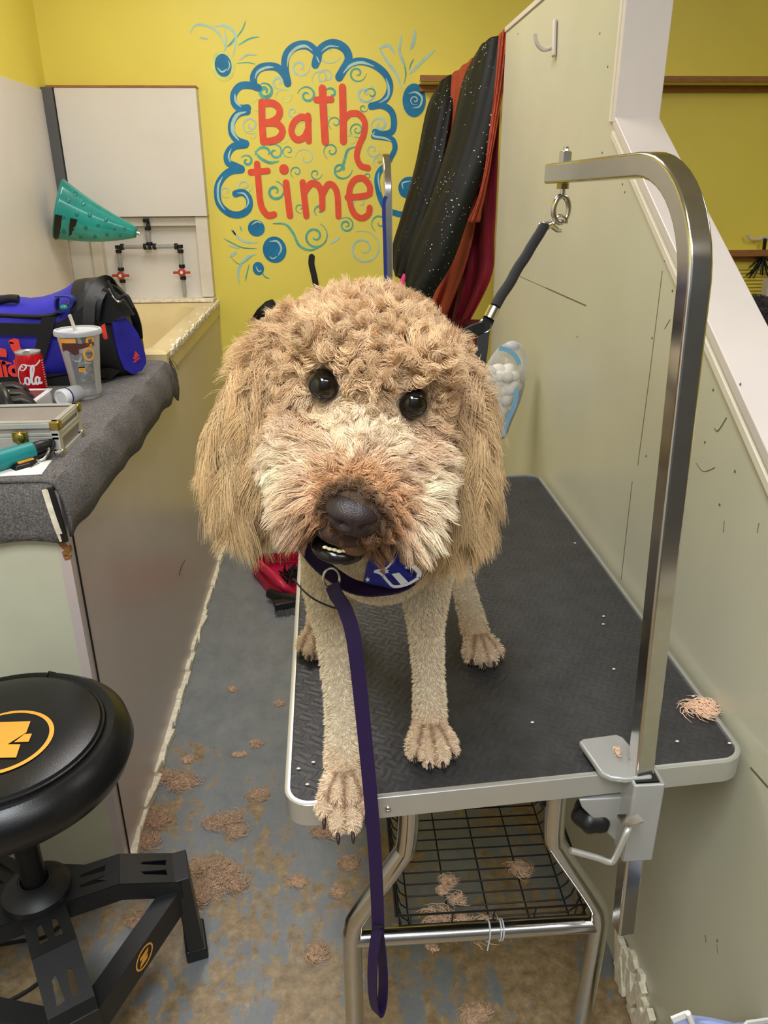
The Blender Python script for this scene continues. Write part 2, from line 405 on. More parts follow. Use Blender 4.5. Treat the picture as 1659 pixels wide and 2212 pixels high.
# white access panel and plumbing recess, left of the back wall
XPR = -0.531
ap = thing('access_panel', 'large white laminated access panel above the tub plumbing recess', 'panel', (-0.84, YB - 0.03, 1.38))
MB().box(((XL + 0.05 + XPR) / 2, YB - 0.035, 1.625), (XPR - XL - 0.05, 0.07, 0.488)).build('board', m_white, ap, smooth=False, bevel=0.002)
MB().box(((XL + XPR) / 2 + 0.01, YB - 0.036, 1.873), (XPR - XL - 0.02, 0.074, 0.008)).build('top_edge', m_wood, ap, smooth=False)
gs = tag(MB().box((XL + 0.024, YB - 0.055, 1.60), (0.044, 0.055, 0.54)).build('corner_strip', m_grey_strip, smooth=False, bevel=0.002),
         'dark grey vertical strip in the corner left of the white access panel', 'strip')
rf = thing('recess_frame', 'white painted board frame around the exposed shower pipes over the tub', 'frame', (-0.84, YB - 0.03, 1.04))
MB().box((XPR - 0.028, YB - 0.03, 1.211), (0.052, 0.06, 0.338)).build('side_board', m_cream, rf, smooth=False, bevel=0.002)
MB().box((-1.02, YB - 0.03, 1.211), (0.045, 0.06, 0.338)).build('side_board', m_cream, rf, smooth=False, bevel=0.002)
MB().box((-0.80, YB - 0.02, 1.36), (0.44, 0.04, 0.036)).build('top_board', m_white, rf, smooth=False, bevel=0.002)
MB().box((-0.80, YB - 0.004, 1.2), (0.44, 0.008, 0.33)).build('back_board', m_white, rf, smooth=False)
MB().box((-1.09, YB - 0.02, 1.2), (0.10, 0.04, 0.34)).build('corner_board', m_white, rf, smooth=False)

pp = thing('shower_pipes', 'grey pipework with black couplings and two red valve handles over the tub', 'pipes', (-0.8, 3.62, 1.1))
yp = 3.612
P = lambda u, v: tuple(on_y(u, v, yp))
mp = MB()
xs = P(258, 540)[0] - 0.004; xr = P(389, 535)[0]; xm = P(320, 500)[0]; zt = 1.258
mp.tube([(xs, yp, 1.055), (xs, yp, zt)], 0.0085); mp.tube([(xr, yp, 1.055), (xr, yp, zt)], 0.0085)
mp.tube([(xs, yp, zt), (xr, yp, zt)], 0.0085); mp.tube([(xm, yp, zt), (xm - 0.004, yp, 1.36)], 0.0085)
mp.build('pipe', m_pipe, pp)
for x, z, dx in ((xs, zt, 0), (xs + .018, zt, 1), (xs, zt - .018, 0), (xr, zt, 0), (xr - .016, zt, 1), (xr, zt - .02, 0), (xm, zt, 1), (xm, zt + .012, 0), (xm, zt + 0.075, 0), (xm - .02, zt, 1), (xm + .02, zt, 1),
                 (xs, 1.165, 0), (xs, 1.115, 0), (xr, 1.175, 0), (xr, 1.125, 0), (xm + 0.004, 1.345, 1), (xm - 0.004, 1.365, 0)):
    R = Matrix.Rotation(math.pi / 2, 4, 'Y') if dx else None
    MB().lathe([(0, -0.007), (0.0135, -0.007), (0.0135, 0.007), (0, 0.007)], (x, yp, z), 14, R).build('coupling', m_black, pp)
for x, z in ((xs, 1.14), (xr, 1.15)):
    v = MB(); v.box((x, yp - 0.022, z), (0.075, 0.006, 0.011)); v.ell((x, yp - 0.02, z), (0.017, 0.010, 0.017))
    v.tube([(x, yp, z), (x, yp - 0.02, z)], 0.008); vv = v.build('valve_handle', m_valve, pp, bevel=0.002)
    MB().ell((x, yp - 0.031, z), (0.007, 0.003, 0.007)).build('screw_cap', m_white_p, vv)

# teal perforated cone held by two black clips on the side wall
c0 = Vector((XL + 0.055, 3.40, 1.42)); c1 = Vector((-0.80, 3.43, 1.325))
cn = thing('teal_cone', 'glossy teal plastic cone with dimples clipped to the left wall above the tub', 'cone', c0)
ax = (c1 - c0); Lc = ax.length; axn = ax.normalized(); sd = axn.cross(Vector((0, 0, 1))).normalized(); upv = sd.cross(axn)
def cone_r(k): return 0.098 * (1 - k) ** 0.9 + 0.018
P = []
for i in range(25):
    k = i / 24; r = cone_r(k); cc = c0 + axn * (Lc * k) - upv * (0.012 * math.sin(k * 3.14))
    P.append([tuple(cc + sd * math.cos(a) * r * 0.55 + upv * math.sin(a) * r) for a in [2 * math.pi * j / 28 for j in range(28)]])
MB().grid(P, True).build('shell', m_tealp, cn, solid=0.004)
r = random.Random(3)
for k, a in [(0.12, 0.5), (0.1, -0.15), (0.13, -0.7), (0.25, 0.15), (0.22, -0.45), (0.3, 0.75), (0.38, -0.3), (0.4, 0.35), (0.5, -0.75), (0.52, 0.0), (0.6, 0.45), (0.64, -0.5), (0.72, 0.05), (0.8, -0.5), (0.84, 0.3), (0.33, -0.9), (0.18, 1.0)]:
    rr = cone_r(k); q = c0 + axn * (Lc * k) - upv * (0.012 * math.sin(k * 3.14))
    nrm = sd * math.cos(a) * 0.55 + upv * math.sin(a)
    # camera-side surface is the -y side
    s = -1 if sd.y > 0 else 1
    nrm = sd * (s * math.cos(a) * 0.55) + upv * math.sin(a)
    pos = q + nrm * rr; nn = (sd * (s * math.cos(a) / 0.55) + upv * math.sin(a)).normalized()
    MB().ell(pos, (0.0125 * (1.1 - 0.4 * k), 0.0125 * (1.1 - 0.4 * k), 0.0026), Vector((0, 0, 1)).rotation_difference(nn).to_matrix(), 14, 8).build('dimple', m_darkteal, cn)  # shallow discs in darker teal, the dimples' shade put into the colour
for k in (0.06, 0.24):
    q = c0 + axn * (Lc * k); rr = cone_r(k)
    pts = [q + sd * (math.cos(a) * rr * 0.6) * (1 if sd.y < 0 else -1) + upv * math.sin(a) * rr * 1.03 for a in [-1.9, -1.57, -1.2, -0.9, -0.6, -0.35, -0.15]]
    MB().strap(pts, 0.026, 0.004, up=None).build('wall_clip', m_black, cn)
MB().tube([c1 - axn * 0.01, c1 + axn * 0.012], 0.008).build('tip', m_nickel, cn)

# shelf on the back wall at upper right, lower rail and mesh
def shelf(name, label, x0, x1, z, dep, lip):
    s = thing(name, label, 'shelf', (x0, YB, z))
    MB().box(((x0 + x1) / 2, YB - dep / 2, z), (x1 - x0, dep, 0.018)).build('board', m_yellow, s, smooth=False)
    MB().box(((x0 + x1) / 2, YB - dep - 0.006, z + lip / 4), (x1 - x0 + 0.01, 0.012, lip)).build('front_lip', m_wood, s, smooth=False, bevel=0.001)
    MB().box(((x0 + x1) / 2, YB - 0.01, z - 0.022), (x1 - x0 - 0.01, 0.02, 0.022)).build('wall_cleat', m_wood, s, smooth=False, bevel=0.001)
    return s
shelf('wall_shelf', 'long yellow shelf with a brown wooden edge high on the yellow wall', 0.385, 2.9, 1.895, 0.10, 0.022)
shelf('wall_shelf', 'lower brown edged shelf over a louvered vent behind the sloping white cap', 1.72, 2.9, 1.20, 0.06, 0.026)
lv = thing('wall_vent', 'yellow louvered vent low on the back wall beyond the partition', 'vent', (2.05, YB, 1.0))
m = MB()
for k in range(12): m.box((2.05, YB - 0.012, 1.135 - k * 0.016), (0.62, 0.02, 0.006), Matrix.Rotation(0.6, 4, 'X'))
m.build('louver', m_yellow, lv, smooth=False)
MB().box((2.05, YB - 0.003, 1.04), (0.64, 0.006, 0.22)).build('back_sheet', m_yellow, lv, smooth=False)
MB().box(tuple(on_y(1662, 640, 3.5)), (0.06, 0.05, 0.16)).build('post', m_cap, lv, smooth=False)
hh = thing('wall_hook', 'white wire hook with a dark brush on the yellow wall at right', 'hook', on_y(1640, 515, YB - 0.02))
MB().tube([tuple(on_y(u, v, YB - 0.03)) for u, v in cr([(1614, 506), (1622, 516), (1640, 517), (1648, 512), (1666, 518)], 5)], 0.006, 8).build('hook_wire', m_cap, hh)
bs = MB(); r = random.Random(8)
bs.tube([tuple(on_y(1653, 516, YB - 0.04)), tuple(on_y(1648, 560, YB - 0.04))], 0.008)
for k in range(26):
    p = on_y(1648 + r.uniform(-3, 3), 560 + r.uniform(-8, 6), YB - 0.04); bs.tube([p, p + np.array([r.uniform(-.06, .05), r.uniform(-.02, .02), r.uniform(-.08, 0.0)])], 0.003, 5)
tag(bs.build('hanging_brush', m_black), 'dark bristled brush hanging from the white wire hook on the yellow wall', 'brush')
# ================================================================== painted mural
def C3(X, Y): return (400 + X * 0.33755, Y * 0.33760)
def wallpt(X, Y, y): p = on_y(*C3(X, Y), y); return (p[0], y, p[2])
PXW = 0.33755 / 1662 * (YB * 0.92)          # metres per crop pixel on the wall, about
class Paint:
    def __init__(s, single=False): s.mb = MB(); s.single = single; s.done = []; s.k = 0
    def _nx(s):
        s.k += 1
        if not s.single and s.mb.v: s.done.append(s.mb); s.mb = MB()
        return -4e-5 * s.k
    def stroke(s, pts, w, y, n=8, tapers=(1, 1), closed=False, raw=False):
        y = y + s._nx()
        P = cr(pts, n, closed) if not raw else pts
        if closed: P = list(P) + [P[0]]
        Q = np.array([wallpt(p[0], p[1], y) for p in P]); N = len(Q)
        d = np.gradient(Q, axis=0); d /= (np.linalg.norm(d, axis=1)[:, None] + 1e-9)
        nr = np.stack([-d[:, 2], 0 * d[:, 0], d[:, 0]], 1)
        u = np.linspace(0, 1, N)
        k = np.minimum(1, tapers[0] + (1 - tapers[0]) * u / 0.3) * np.minimum(1, tapers[1] + (1 - tapers[1]) * (1 - u) / 0.3)
        hw = (w * PXW / 2 * k)[:, None]
        A = Q + nr * hw; B = Q - nr * hw
        s.mb.grid([[tuple(a), tuple(b)] for a, b in zip(A, B)])
        for e, on in ((0, tapers[0] > .8), (-1, tapers[1] > .8)):
            if on and not closed: s.dot3(Q[e], w * PXW / 2, y - 2e-5)
        return s
    def dot3(s, c, r, y, ry=None):
        ry = ry or r; n = 26
        s.mb.add([(c[0] + math.cos(2 * math.pi * k / n) * r, y, c[2] + math.sin(2 * math.pi * k / n) * ry) for k in range(n)], [tuple(range(n))])
    def dot(s, X, Y, r, y, ry=None):
        y = y + s._nx(); p = wallpt(X, Y, y); s.dot3(p, r * PXW, y, (ry or r) * PXW); return s
    def spiral(s, X, Y, r, turns, a0, w, y, inner=0.15, sq=1.0):
        N = int(16 * turns) + 2
        pts = [(X + math.cos(a0 + 2 * math.pi * turns * k / N) * r * (1 - (1 - inner) * k / N), Y + math.sin(a0 + 2 * math.pi * turns * k / N) * r * sq * (1 - (1 - inner) * k / N)) for k in range(N + 1)]
        return s.stroke(pts, w, y, raw=True, tapers=(0.25, 0.4))
    def build(s, name, m, parent, label=None):
        for b_ in s.done + [s.mb]:
            if not b_.v: continue
            o = b_.build(name, m, parent, weld=False, smooth=False)
            if label: o['label'] = label
mu = thing('painted_mural', 'blue bubble cloud mural reading Bath time painted on the yellow wall', 'mural', (-0.05, YB, 1.45))
Y1, Y2, Y3, Y4, Y5 = YB - 0.0010, YB - 0.0018, YB - 0.0026, YB - 0.0034, YB - 0.0042
b = Paint()
for pts, w in [([(655,530),(638,430),(650,350),(700,300),(770,287),(820,315),(850,360),(832,412)],46),
    ([(835,400),(860,325),(920,283),(980,285),(1030,322),(1045,382),(1010,450),(985,493)],48),
    ([(1000,470),(1050,412),(1120,392),(1200,412),(1270,462),(1308,530),(1302,600),(1260,655),(1190,680)],40),
    ([(1190,682),(1260,675),(1318,712),(1336,780),(1322,842),(1260,860),(1215,845)],38),
    ([(1205,872),(1270,880),(1328,895),(1342,950),(1315,1010),(1290,1060)],32),
    ([(1290,1055),(1245,1095),(1228,1150),(1238,1230),(1258,1290),(1285,1335),(1340,1362),(1410,1372),(1480,1340)],36),
    ([(1480,1150),(1415,1150),(1380,1190),(1392,1240),(1440,1255)],30),
    ([(442,550),(438,490),(472,440),(530,424),(592,434),(635,480),(655,525)],42),
    ([(470,562),(410,545),(350,552),(312,600),(314,660),(350,692),(400,690)],40),
    ([(398,712),(340,727),(300,780),(298,850),(335,898),(390,918)],40),
    ([(385,925),(310,938),(270,990),(275,1040),(320,1062),(360,1080)],42),
    ([(360,1085),(280,1100),(222,1160),(205,1230),(222,1310),(285,1366),(355,1372),(405,1335),(408,1272),(370,1232),(322,1240)],42)]:
    b.stroke(pts, w, Y2)
b.dot(243, 418, 50, Y2, 60).dot(455, 1460, 54, Y2, 50).dot(572, 1598, 77, Y2, 82).dot(468, 1718, 37, Y2, 42).dot(1465, 642, 72, Y2, 92).dot(1425, 1200, 40, Y2, 42)
b.build('cloud_border', m_blue1, mu, 'thick blue scalloped cloud outline and blue bubbles')
h = Paint()
for pts, w in [([(652,430),(665,360),(710,310),(770,295),(815,325)],16), ([(870,330),(920,296),(985,300)],9), ([(1010,470),(1060,418),(1130,400),(1210,425)],16), ([(1285,500),(1302,560),(1295,620),(1240,660)],14),
    ([(446,505),(465,460),(520,432),(570,430)],14), ([(318,600),(325,650),(360,685)],14), ([(392,715),(335,735),(305,790),(308,850),(345,900)],22), ([(295,950),(278,1000),(290,1040)],10),
    ([(240,1130),(212,1190),(215,1280),(255,1345)],14), ([(330,1235),(378,1240),(405,1290),(385,1335)],11), ([(1215,840),(1205,870),(1280,885),(1320,905)],13), ([(1240,1100),(1236,1150),(1250,1230)],9),
    ([(1395,1210),(1392,1170),(1450,1158)],10), ([(205,430),(235,460),(268,440)],9), ([(275,385),(285,420),(270,455)],7), ([(540,1545),(590,1545),(615,1590),(595,1635)],13), ([(425,1440),(460,1418),(490,1430)],9),
    ([(1430,600),(1475,590),(1515,625),(1500,680),(1455,690)],12), ([(450,1700),(470,1735),(490,1730)],8), ([(840,360),(860,405)],8), ([(540,1640),(560,1655),(590,1640)],8)]:
    h.stroke(pts, w, Y3, tapers=(0.2, 0.2))
h.spiral(1470, 640, 34, 1.3, 1, 7, Y3)
h.build('highlight', m_pale, mu, 'pale highlights on the blue outline')
for nm, m_, lst in (('pale_swirl', m_pale, [(735,430,66,1.3,-.3,12),(905,490,60,1.2,2,8),(915,330,88,0.95,.4,9),(600,525,48,1.1,1,12),(1150,600,70,1.3,-1,14),(1245,800,56,1.3,2.6,14),(1200,960,50,1.2,0,8),(420,800,60,1.5,1,9),(1240,1030,40,1.1,2,12),(770,1010,70,1.1,3,7),(1140,1590,118,1.7,-2.0,12),(380,1190,52,1.4,0,8),(260,1225,42,1.1,1,6),(690,715,42,1.2,0,7),(870,500,64,1.0,2.5,7),(1120,1300,50,1.0,2,7)]),
        ('teal_swirl', m_teal, [(510,585,55,1.5,4.2,22),(780,610,62,1.4,3.3,14),(1100,470,60,1.3,0,11),(935,600,45,0.8,3.3,14),(1100,830,52,1.6,1,9),(960,785,48,1.2,2,8),(575,975,56,1.2,4,13),(520,990,76,0.5,3.1,15),(660,965,45,1.2,1,7),(935,965,55,1.3,2,9),(395,1030,42,1.2,3.6,14),(712,1100,42,1.2,2,8),(835,1112,42,1.2,0,8),(1000,1085,70,1.1,0,13),(575,1225,66,1.4,4.8,16),(830,1512,88,1.6,-1.2,14),(1030,1440,52,1.7,4,12),(1245,1425,60,1.2,2,10),(1140,690,30,1.1,0,7),(860,1345,38,1.1,2,12),(735,1330,36,1.1,1,6),(1170,1130,34,1.1,1,6),(1190,600,44,1.0,3,8)]),
        ('lime_swirl', m_lime, [(640,620,72,1.3,2,13),(470,660,60,1.2,0,11),(900,700,50,1.1,1,9),(760,820,60,1.2,2,7),(425,870,52,1.1,2,8),(1060,900,50,1.2,2,8),(620,880,45,1.2,0,7)])):
    p = Paint()
    for (X, Y, r_, tr, a0, w_) in lst: p.spiral(X, Y, r_, tr, a0, w_, Y1)
    if nm == 'teal_swirl':
        p.stroke([(560,1430),(640,1435),(690,1490),(730,1570),(800,1600),(870,1575)], 16, Y1, tapers=(.3,.3))
        p.stroke([(1090,938),(1040,960),(1020,1020),(1000,1080),(955,1100)], 16, Y1, tapers=(.3,.3))
        p.stroke([(445,965),(480,1010),(540,1040),(600,1030)], 16, Y1, tapers=(.3,.3))
    p.build(nm, m_, mu)
p = Paint()
for pts, w in [([(30,215),(60,165),(120,160),(190,190),(235,250),(262,320)],12),([(190,165),(250,165),(305,195),(322,260),(308,360)],16),([(90,240),(145,248)],10),([(1240,305),(1290,390),(1350,470),(1385,570)],16),([(1240,310),(1300,290),(1340,340)],16),([(1385,225),(1372,330),(1405,430)],14),([(1472,190),(1462,270),(1440,320)],20),([(1600,320),(1540,370),(1470,440),(1430,475)],16),
    ([(300,1470),(350,1530),(410,1552),(465,1550)],14),([(285,1645),(330,1610)],18),([(455,1625),(385,1655),(340,1730),(345,1820)],16),([(345,385),(400,350),(460,352)],9),([(270,1570),(350,1590)],9),([(930,1560),(990,1515)],14),([(255,190),(262,280),(250,330)],10)]:
    p.stroke(pts, w, Y1, tapers=(.3, .2))
p.build('pale_spray', m_pale, mu)
p = Paint()
for pts, w in [([(320,250),(365,190),(388,130)],8),([(340,290),(410,248),(476,235)],9),([(270,300),(300,270),(320,240)],11),([(330,405),(400,400),(450,410)],6),([(1370,325),(1398,400),(1412,470),(1400,540)],9),([(1465,375),(1445,410),(1432,450)],7),([(245,1525),(300,1555),(370,1585),(460,1590)],8),([(410,1690),(395,1750),(385,1800)],8),([(295,1470),(325,1505)],12),([(350,1445),(362,1480)],8),([(490,1740),(510,1770),(540,1782)],9),([(290,1640),(350,1690),(440,1630)],4)]:
    p.stroke(pts, w, Y1, tapers=(.3, .2))
p.build('teal_spray', m_teal, mu)
p = Paint(); p.dot(243, 420, 72, Y1, 82); p.build('bubble_glow', m_lime, mu)
# lettering
def letter(ch, strokes):
    q = Paint(True)
    for pts, w in strokes:
        if len(pts) == 1: q.dot(*pts[0], w / 2, Y4, w / 2)
        else: q.stroke(pts, w, Y4)
    q.build('letter', m_red, mu, 'red painted letter %s' % ch)
letter('B', [([(490,655),(492,780),(500,905)],42), ([(495,662),(560,660),(602,695),(597,745),(555,778),(508,785)],40), ([(508,785),(585,790),(622,832),(603,880),(550,902),(502,903)],40)])
letter('a', [([(790,765),(745,748),(695,785),(680,845),(712,892),(760,878),(785,830)],38), ([(786,742),(788,820),(790,900)],38)])
letter('t', [([(878,568),(886,740),(896,905)],46), ([(838,638),(935,636)],36)])
letter('h', [([(1006,560),(1010,740),(1012,902)],44), ([(1012,768),(1055,728),(1110,730),(1148,780),(1142,860),(1112,930),(1098,1000),(1122,1058),(1170,1074)],36)])
letter('t', [([(460,1050),(470,1180),(485,1310),(525,1375),(568,1372)],40), ([(418,1102),(528,1092)],36)])
letter('i', [([(645,1170),(670,1378)],42), ([(632,1083)],60)])
letter('m', [([(752,1168),(775,1380)],40), ([(765,1225),(805,1175),(850,1185),(874,1240),(876,1330)],40), ([(880,1240),(915,1180),(952,1192),(974,1250),(980,1382)],38)])
letter('e', [([(1038,1262),(1110,1258),(1160,1250)],38), ([(1180,1240),(1180,1190),(1140,1142),(1085,1150),(1052,1210),(1056,1300),(1082,1368),(1130,1395),(1172,1370),(1180,1330)],38)])
# black painted animal silhouette low on the wall, mostly behind the dog
sl = thing('painted_silhouette', 'black painted shape with a curved tail on the yellow wall behind the head', 'mural', on_y(640, 640, YB))
q = Paint(True); q.stroke([(810,1645),(808,1690),(822,1750),(838,1830),(850,1900)], 40, Y4); q.build('tail', m_ink, sl)
pp_ = [(541, 691), (556, 668), (574, 651), (588, 646), (598, 655), (606, 672), (640, 690), (700, 720), (700, 800), (600, 790), (590, 705), (572, 703)]
m = MB(); m.add([tuple(on_y(u, v, Y4)) for u, v in pp_], [tuple(range(len(pp_)))]); m.build('body_shape', m_ink, sl, solid=0.0004)
# ================================================================== bath tub, carpeted counter
r = random.Random(11)
YF = 1.385; YC = 2.49; ZT = 1.0
te = thing('tub_enclosure', 'raised bath tub with cream side panels along the left wall', 'bathtub', (-0.84, 2.5, 0))
MB().box((XT - 0.01, (YF + YB) / 2 - .004, 0.492), (0.02, YB - YF - .008, 0.965)).build('side_panel', m_tub_out, te, smooth=False)
MB().box(((XL + 0.01 + XT - 0.02) / 2, YF + 0.01, 0.49), (XT - 0.03 - XL, 0.02, 0.98)).build('front_panel', m_tub_front, te, smooth=False)
MB().box((XT - 0.004, YF + 0.03, 0.49), (0.014, 0.003, 0.98)).build('panel_gap', m_black, te, smooth=False)
# basin: rim with rounded corners and a hollow
x0, x1, y0, y1 = XL + 0.014, XT + 0.004, YC - 0.05, YB - 0.004
def rr(x0, x1, y0, y1, rad, z, n=8):
    out = []
    for cx, cy, a0 in ((x1 - rad, y1 - rad, 0), (x0 + rad, y1 - rad, 90), (x0 + rad, y0 + rad, 180), (x1 - rad, y0 + rad, 270)):
        for k in range(n + 1):
            a = math.radians(a0 + 90 * k / n); out.append((cx + math.cos(a) * rad, cy + math.sin(a) * rad, z))
    return out
rings = [rr(x0, x1, y0, y1, 0.006, 0.955), rr(x0, x1, y0, y1, 0.008, 1.018), rr(x0 + .006, x1 - .006, y0 + .006, y1 - .006, 0.01, 1.024), rr(x0 + .03, x1 - .065, y0 + .05, y1 - .10, 0.07, 1.022),
         rr(x0 + .045, x1 - .075, y0 + .065, y1 - .115, 0.09, 1.01), rr(x0 + .055, x1 - .09, y0 + .08, y1 - .13, 0.10, 0.94), rr(x0 + .10, x1 - .13, y0 + .16, y1 - .18, 0.12, 0.66), rr(x0 + .13, x1 - .16, y0 + .2, y1 - .22, 0.12, 0.64)]
bm_ = MB(); bm_.grid(rings, True); n = len(rings[0]); bm_.add(rings[-1], [tuple(range(n))]); bm_.build('basin', m_beige, te)
q = MB()
for k in range(60):
    y = YC + 0.02 + k * 0.0193; q.box((XT + 0.002 + r.uniform(-.001, .002), y, 1.012 + r.uniform(-.006, .004)), (0.008 + r.uniform(0, .004), 0.024, 0.018 + r.uniform(-.004, .004)), Matrix.Rotation(r.uniform(-.2, .2), 4, 'X'))
q.build('edge_caulk', m_caulk, te, bevel=0.002)
for k in range(5):
    MB().ell((XT - 0.022, YC + 0.16 + k * 0.19, 1.024), (0.006, 0.006, 0.003), seg=10, rings=6).build('screw', m_caulk, te)
q = MB()
y = YF + 0.02
while y < YB - 0.02:
    l = r.uniform(.03, .08); hgt = r.uniform(.012, .03)
    q.box((XT + 0.004, y + l / 2, hgt / 2), (0.010 + r.uniform(0, .016), l + .01, hgt), Matrix.Rotation(r.uniform(-.15, .15), 4, 'Z')); y += l
q.build('floor_caulk', m_caulk, te, bevel=0.003)
MB().box((XT + .004, YF + 0.02, 0.005), (0.02, .04, 0.01)).build('floor_patch', m_caulk, te)
MB().box(((XL + XPR) / 2 + .03, YB - 0.05, 1.032), (XPR - XL - .06, 0.10, 0.014)).build('back_ledge', m_caulk, te, bevel=0.003)
# stray scratch on the side panel
MB().tube([on_x(u, v, XT + 0.001) for u, v in cr([(400, 1210), (393, 1222), (387, 1242)], 4)], 0.0008, 5).build('scratch', m_black, te)

cc = thing('carpeted_counter', 'grey carpet covered counter top over the near end of the tub', 'counter', (-0.84, 1.9, 0.95))
def wob(x, y, z, a=0.004): return (math.sin(x * 31 + y * 17) + math.sin(y * 43 + z * 29 + 1)) * a * 0.5
P = []
prof = [(XL + 0.012, 0), (-1.0, 0), (-0.85, 0), (-0.7, 0), (-0.6, 0), (XT - 0.02, -0.001), (XT - 0.002, -0.006), (XT + 0.010, -0.022), (XT + 0.014, -0.05), (XT + 0.014, -0.085), (XT + 0.013, -0.118)]
ny = 60
for i in range(ny + 1):
    y = YF - 0.012 + (YC + 0.015 - YF) * i / ny; row = []
    for x, dz in prof:
        z = ZT + dz + wob(x, y, dz) * (1 if dz < -0.01 else 0.25)
        if dz == -0.118: z += 0.004 * math.sin(y * 9) + 0.0015 * math.sin(y * 37)
        xx = x + (wob(y, dz, x, 0.006) if dz < -0.02 else 0)
        if i > ny - 3: z -= (i - ny + 3) ** 1.6 * 0.004
        row.append((xx, y, z))
    P.append(row)
MB().grid(P).build('carpet', m_carpet, cc, solid=0.006, weld=False)
P = []
for i in range(30):
    x = XL + 0.012 + (XT - 0.004 - XL - 0.012) * i / 29
    P.append([(x, YF + 0.01, ZT - 0.0), (x, YF - 0.006, ZT - 0.006), (x, YF - 0.018, ZT - 0.02), (x, YF - 0.022, ZT - 0.06), (x + 0.002, YF - 0.022 + wob(x, 1, 2), ZT - 0.1), (x, YF - 0.022, ZT - 0.122 + 0.006 * math.sin(x * 29))])
MB().grid(P).build('front_flap', m_carpet, cc, solid=0.006, weld=False)
MB().box(((XL + XT) / 2 + .01, (YF + YC) / 2, 0.972), (XT - XL - .04, YC - YF - .02, 0.04)).build('board', m_wood, cc, smooth=False)
MB().strap([(XT - 0.012, YF - 0.029, ZT - 0.012), (XT - 0.008, YF - 0.029, ZT - 0.05), (XT - 0.003, YF - 0.028, ZT - 0.09), (XT + 0.002, YF - 0.026, ZT - 0.118)], 0.011, 0.003, up=(0, 1, 0)).build('metal_edging', m_caulk, cc)
MB().strap([(XT - 0.004, YF - 0.026, ZT - 0.01), (XT + 0.002, YF - 0.026, ZT - 0.06), (XT + 0.006, YF - 0.024, ZT - 0.12)], 0.010, 0.008, up=(0, 1, 0)).build('carpet_gap', m_black, cc)
q = MB()
for k in range(9):
    a = on_x(366 + r.uniform(-2, 2), 776 + r.uniform(-6, 8), XT + 0.02)
    e = on_x(382 + r.uniform(-14, 8), 815 + r.uniform(-20, 18), XT + 0.02 + r.uniform(0, .01))
    mid = (a + e) / 2 + np.array([r.uniform(-.006, .006), r.uniform(-.01, .01), r.uniform(-.005, .01)])
    q.tube(cr([a, mid, e], 5), 0.0008, 5)
q.build('frayed_thread', m_grey_strip, cc)
ch = MB()
for k in range(5): ch.box((XT - 0.008 + r.uniform(-.006, .006), YF + 0.004, 0.868 - k * 0.008 + r.uniform(-.003, .003)), (0.012, 0.014, 0.012), Matrix.Rotation(r.uniform(-.6, .6), 4, 'Y'))
ch.build('splintered_corner', m_wood, te, bevel=0.002)

# ================================================================== things on the counter
# ---- sports bag
bg = thing('sports_bag', 'blue and black sports duffel bag with coral logo on the carpeted counter', 'bag', (-0.85, 2.28, ZT))
xs_ = [-1.10, -1.08, -1.0, -0.93, -0.86, -0.80, -0.75, -0.70, -0.66, -0.635, -0.60, -0.578, -0.570]
tops = [0.17, 0.20, 0.225, 0.218, 0.210, 0.220, 0.235, 0.262, 0.275, 0.262, 0.215, 0.14, 0.10]
yf0, yb0 = 2.125, 2.42
def bagring(i, x, f=None, n=28):
    top = tops[i]; y0, y1 = yf0, yb0
    e = {0: .06, 1: .02, 11: .025, 12: .05}.get(i, 0); k = max(0, (x + 0.68)) * 0.9
    y0 += e + k * 0.55; y1 -= e
    out = []
    for j in range(n):
        a = 2 * math.pi * j / n + math.pi / 4; c_, s_ = math.cos(a), math.sin(a)
        p = 0.55
        cx_ = math.copysign(abs(c_) ** p, c_); sz_ = math.copysign(abs(s_) ** p, s_)
        z = top / 2 + sz_ * top / 2
        y = (y0 + y1) / 2 + cx_ * (y1 - y0) / 2 * (1 - 0.38 * max(0, (z / max(top, .01) - 0.45)) ** 1.2)
        z += 0.006 * math.sin(x * 40 + y * 30) * (z / .2); out.append((x, y, ZT + max(z, 0.002)))
    return out
RG = [bagring(i, x) for i, x in enumerate(xs_)]
def slab(i0, i1, caps=()):
    m = MB(); m.grid(RG[i0:i1 + 1], True)
    for c_ in caps: m.add(RG[c_], [tuple(range(28))])
    return m
slab(0, 7, (0,)).build('body', m_bag, bg, subd=1)
slab(7, 10).build('side_pocket', m_bagk, bg, subd=1)
slab(10, 12, (12,)).build('end_panel', m_bagk, bg, subd=1)
# blue end flap, lower right
def surf(u, v, off=0.0, y=None): return on_y(u, v, (y if y is not None else yf0) - off)
def patch(pts, y, m_, name, th=0.004, par=bg, yfun=None):
    P_ = [on_y(u, v, (yfun(u, v) if yfun else y)) for u, v in pts]
    mm = MB(); mm.add([tuple(p) for p in P_], [tuple(range(len(P_)))]); return mm.build(name, m_, par, solid=th, smooth=False)
yv = lambda u, v: 2.118 + max(0, u - 205) * 0.00122 + max(0, 835 - v) * 0.00004
fl = [(242, 697), (268, 684), (288, 706), (298, 722), (312, 762), (315, 783), (306, 800), (285, 808), (268, 798), (256, 770), (248, 735)]
patch(fl, 0, m_bag, 'end_flap', 0.006, yfun=lambda u, v: yv(u, v) - 0.012)
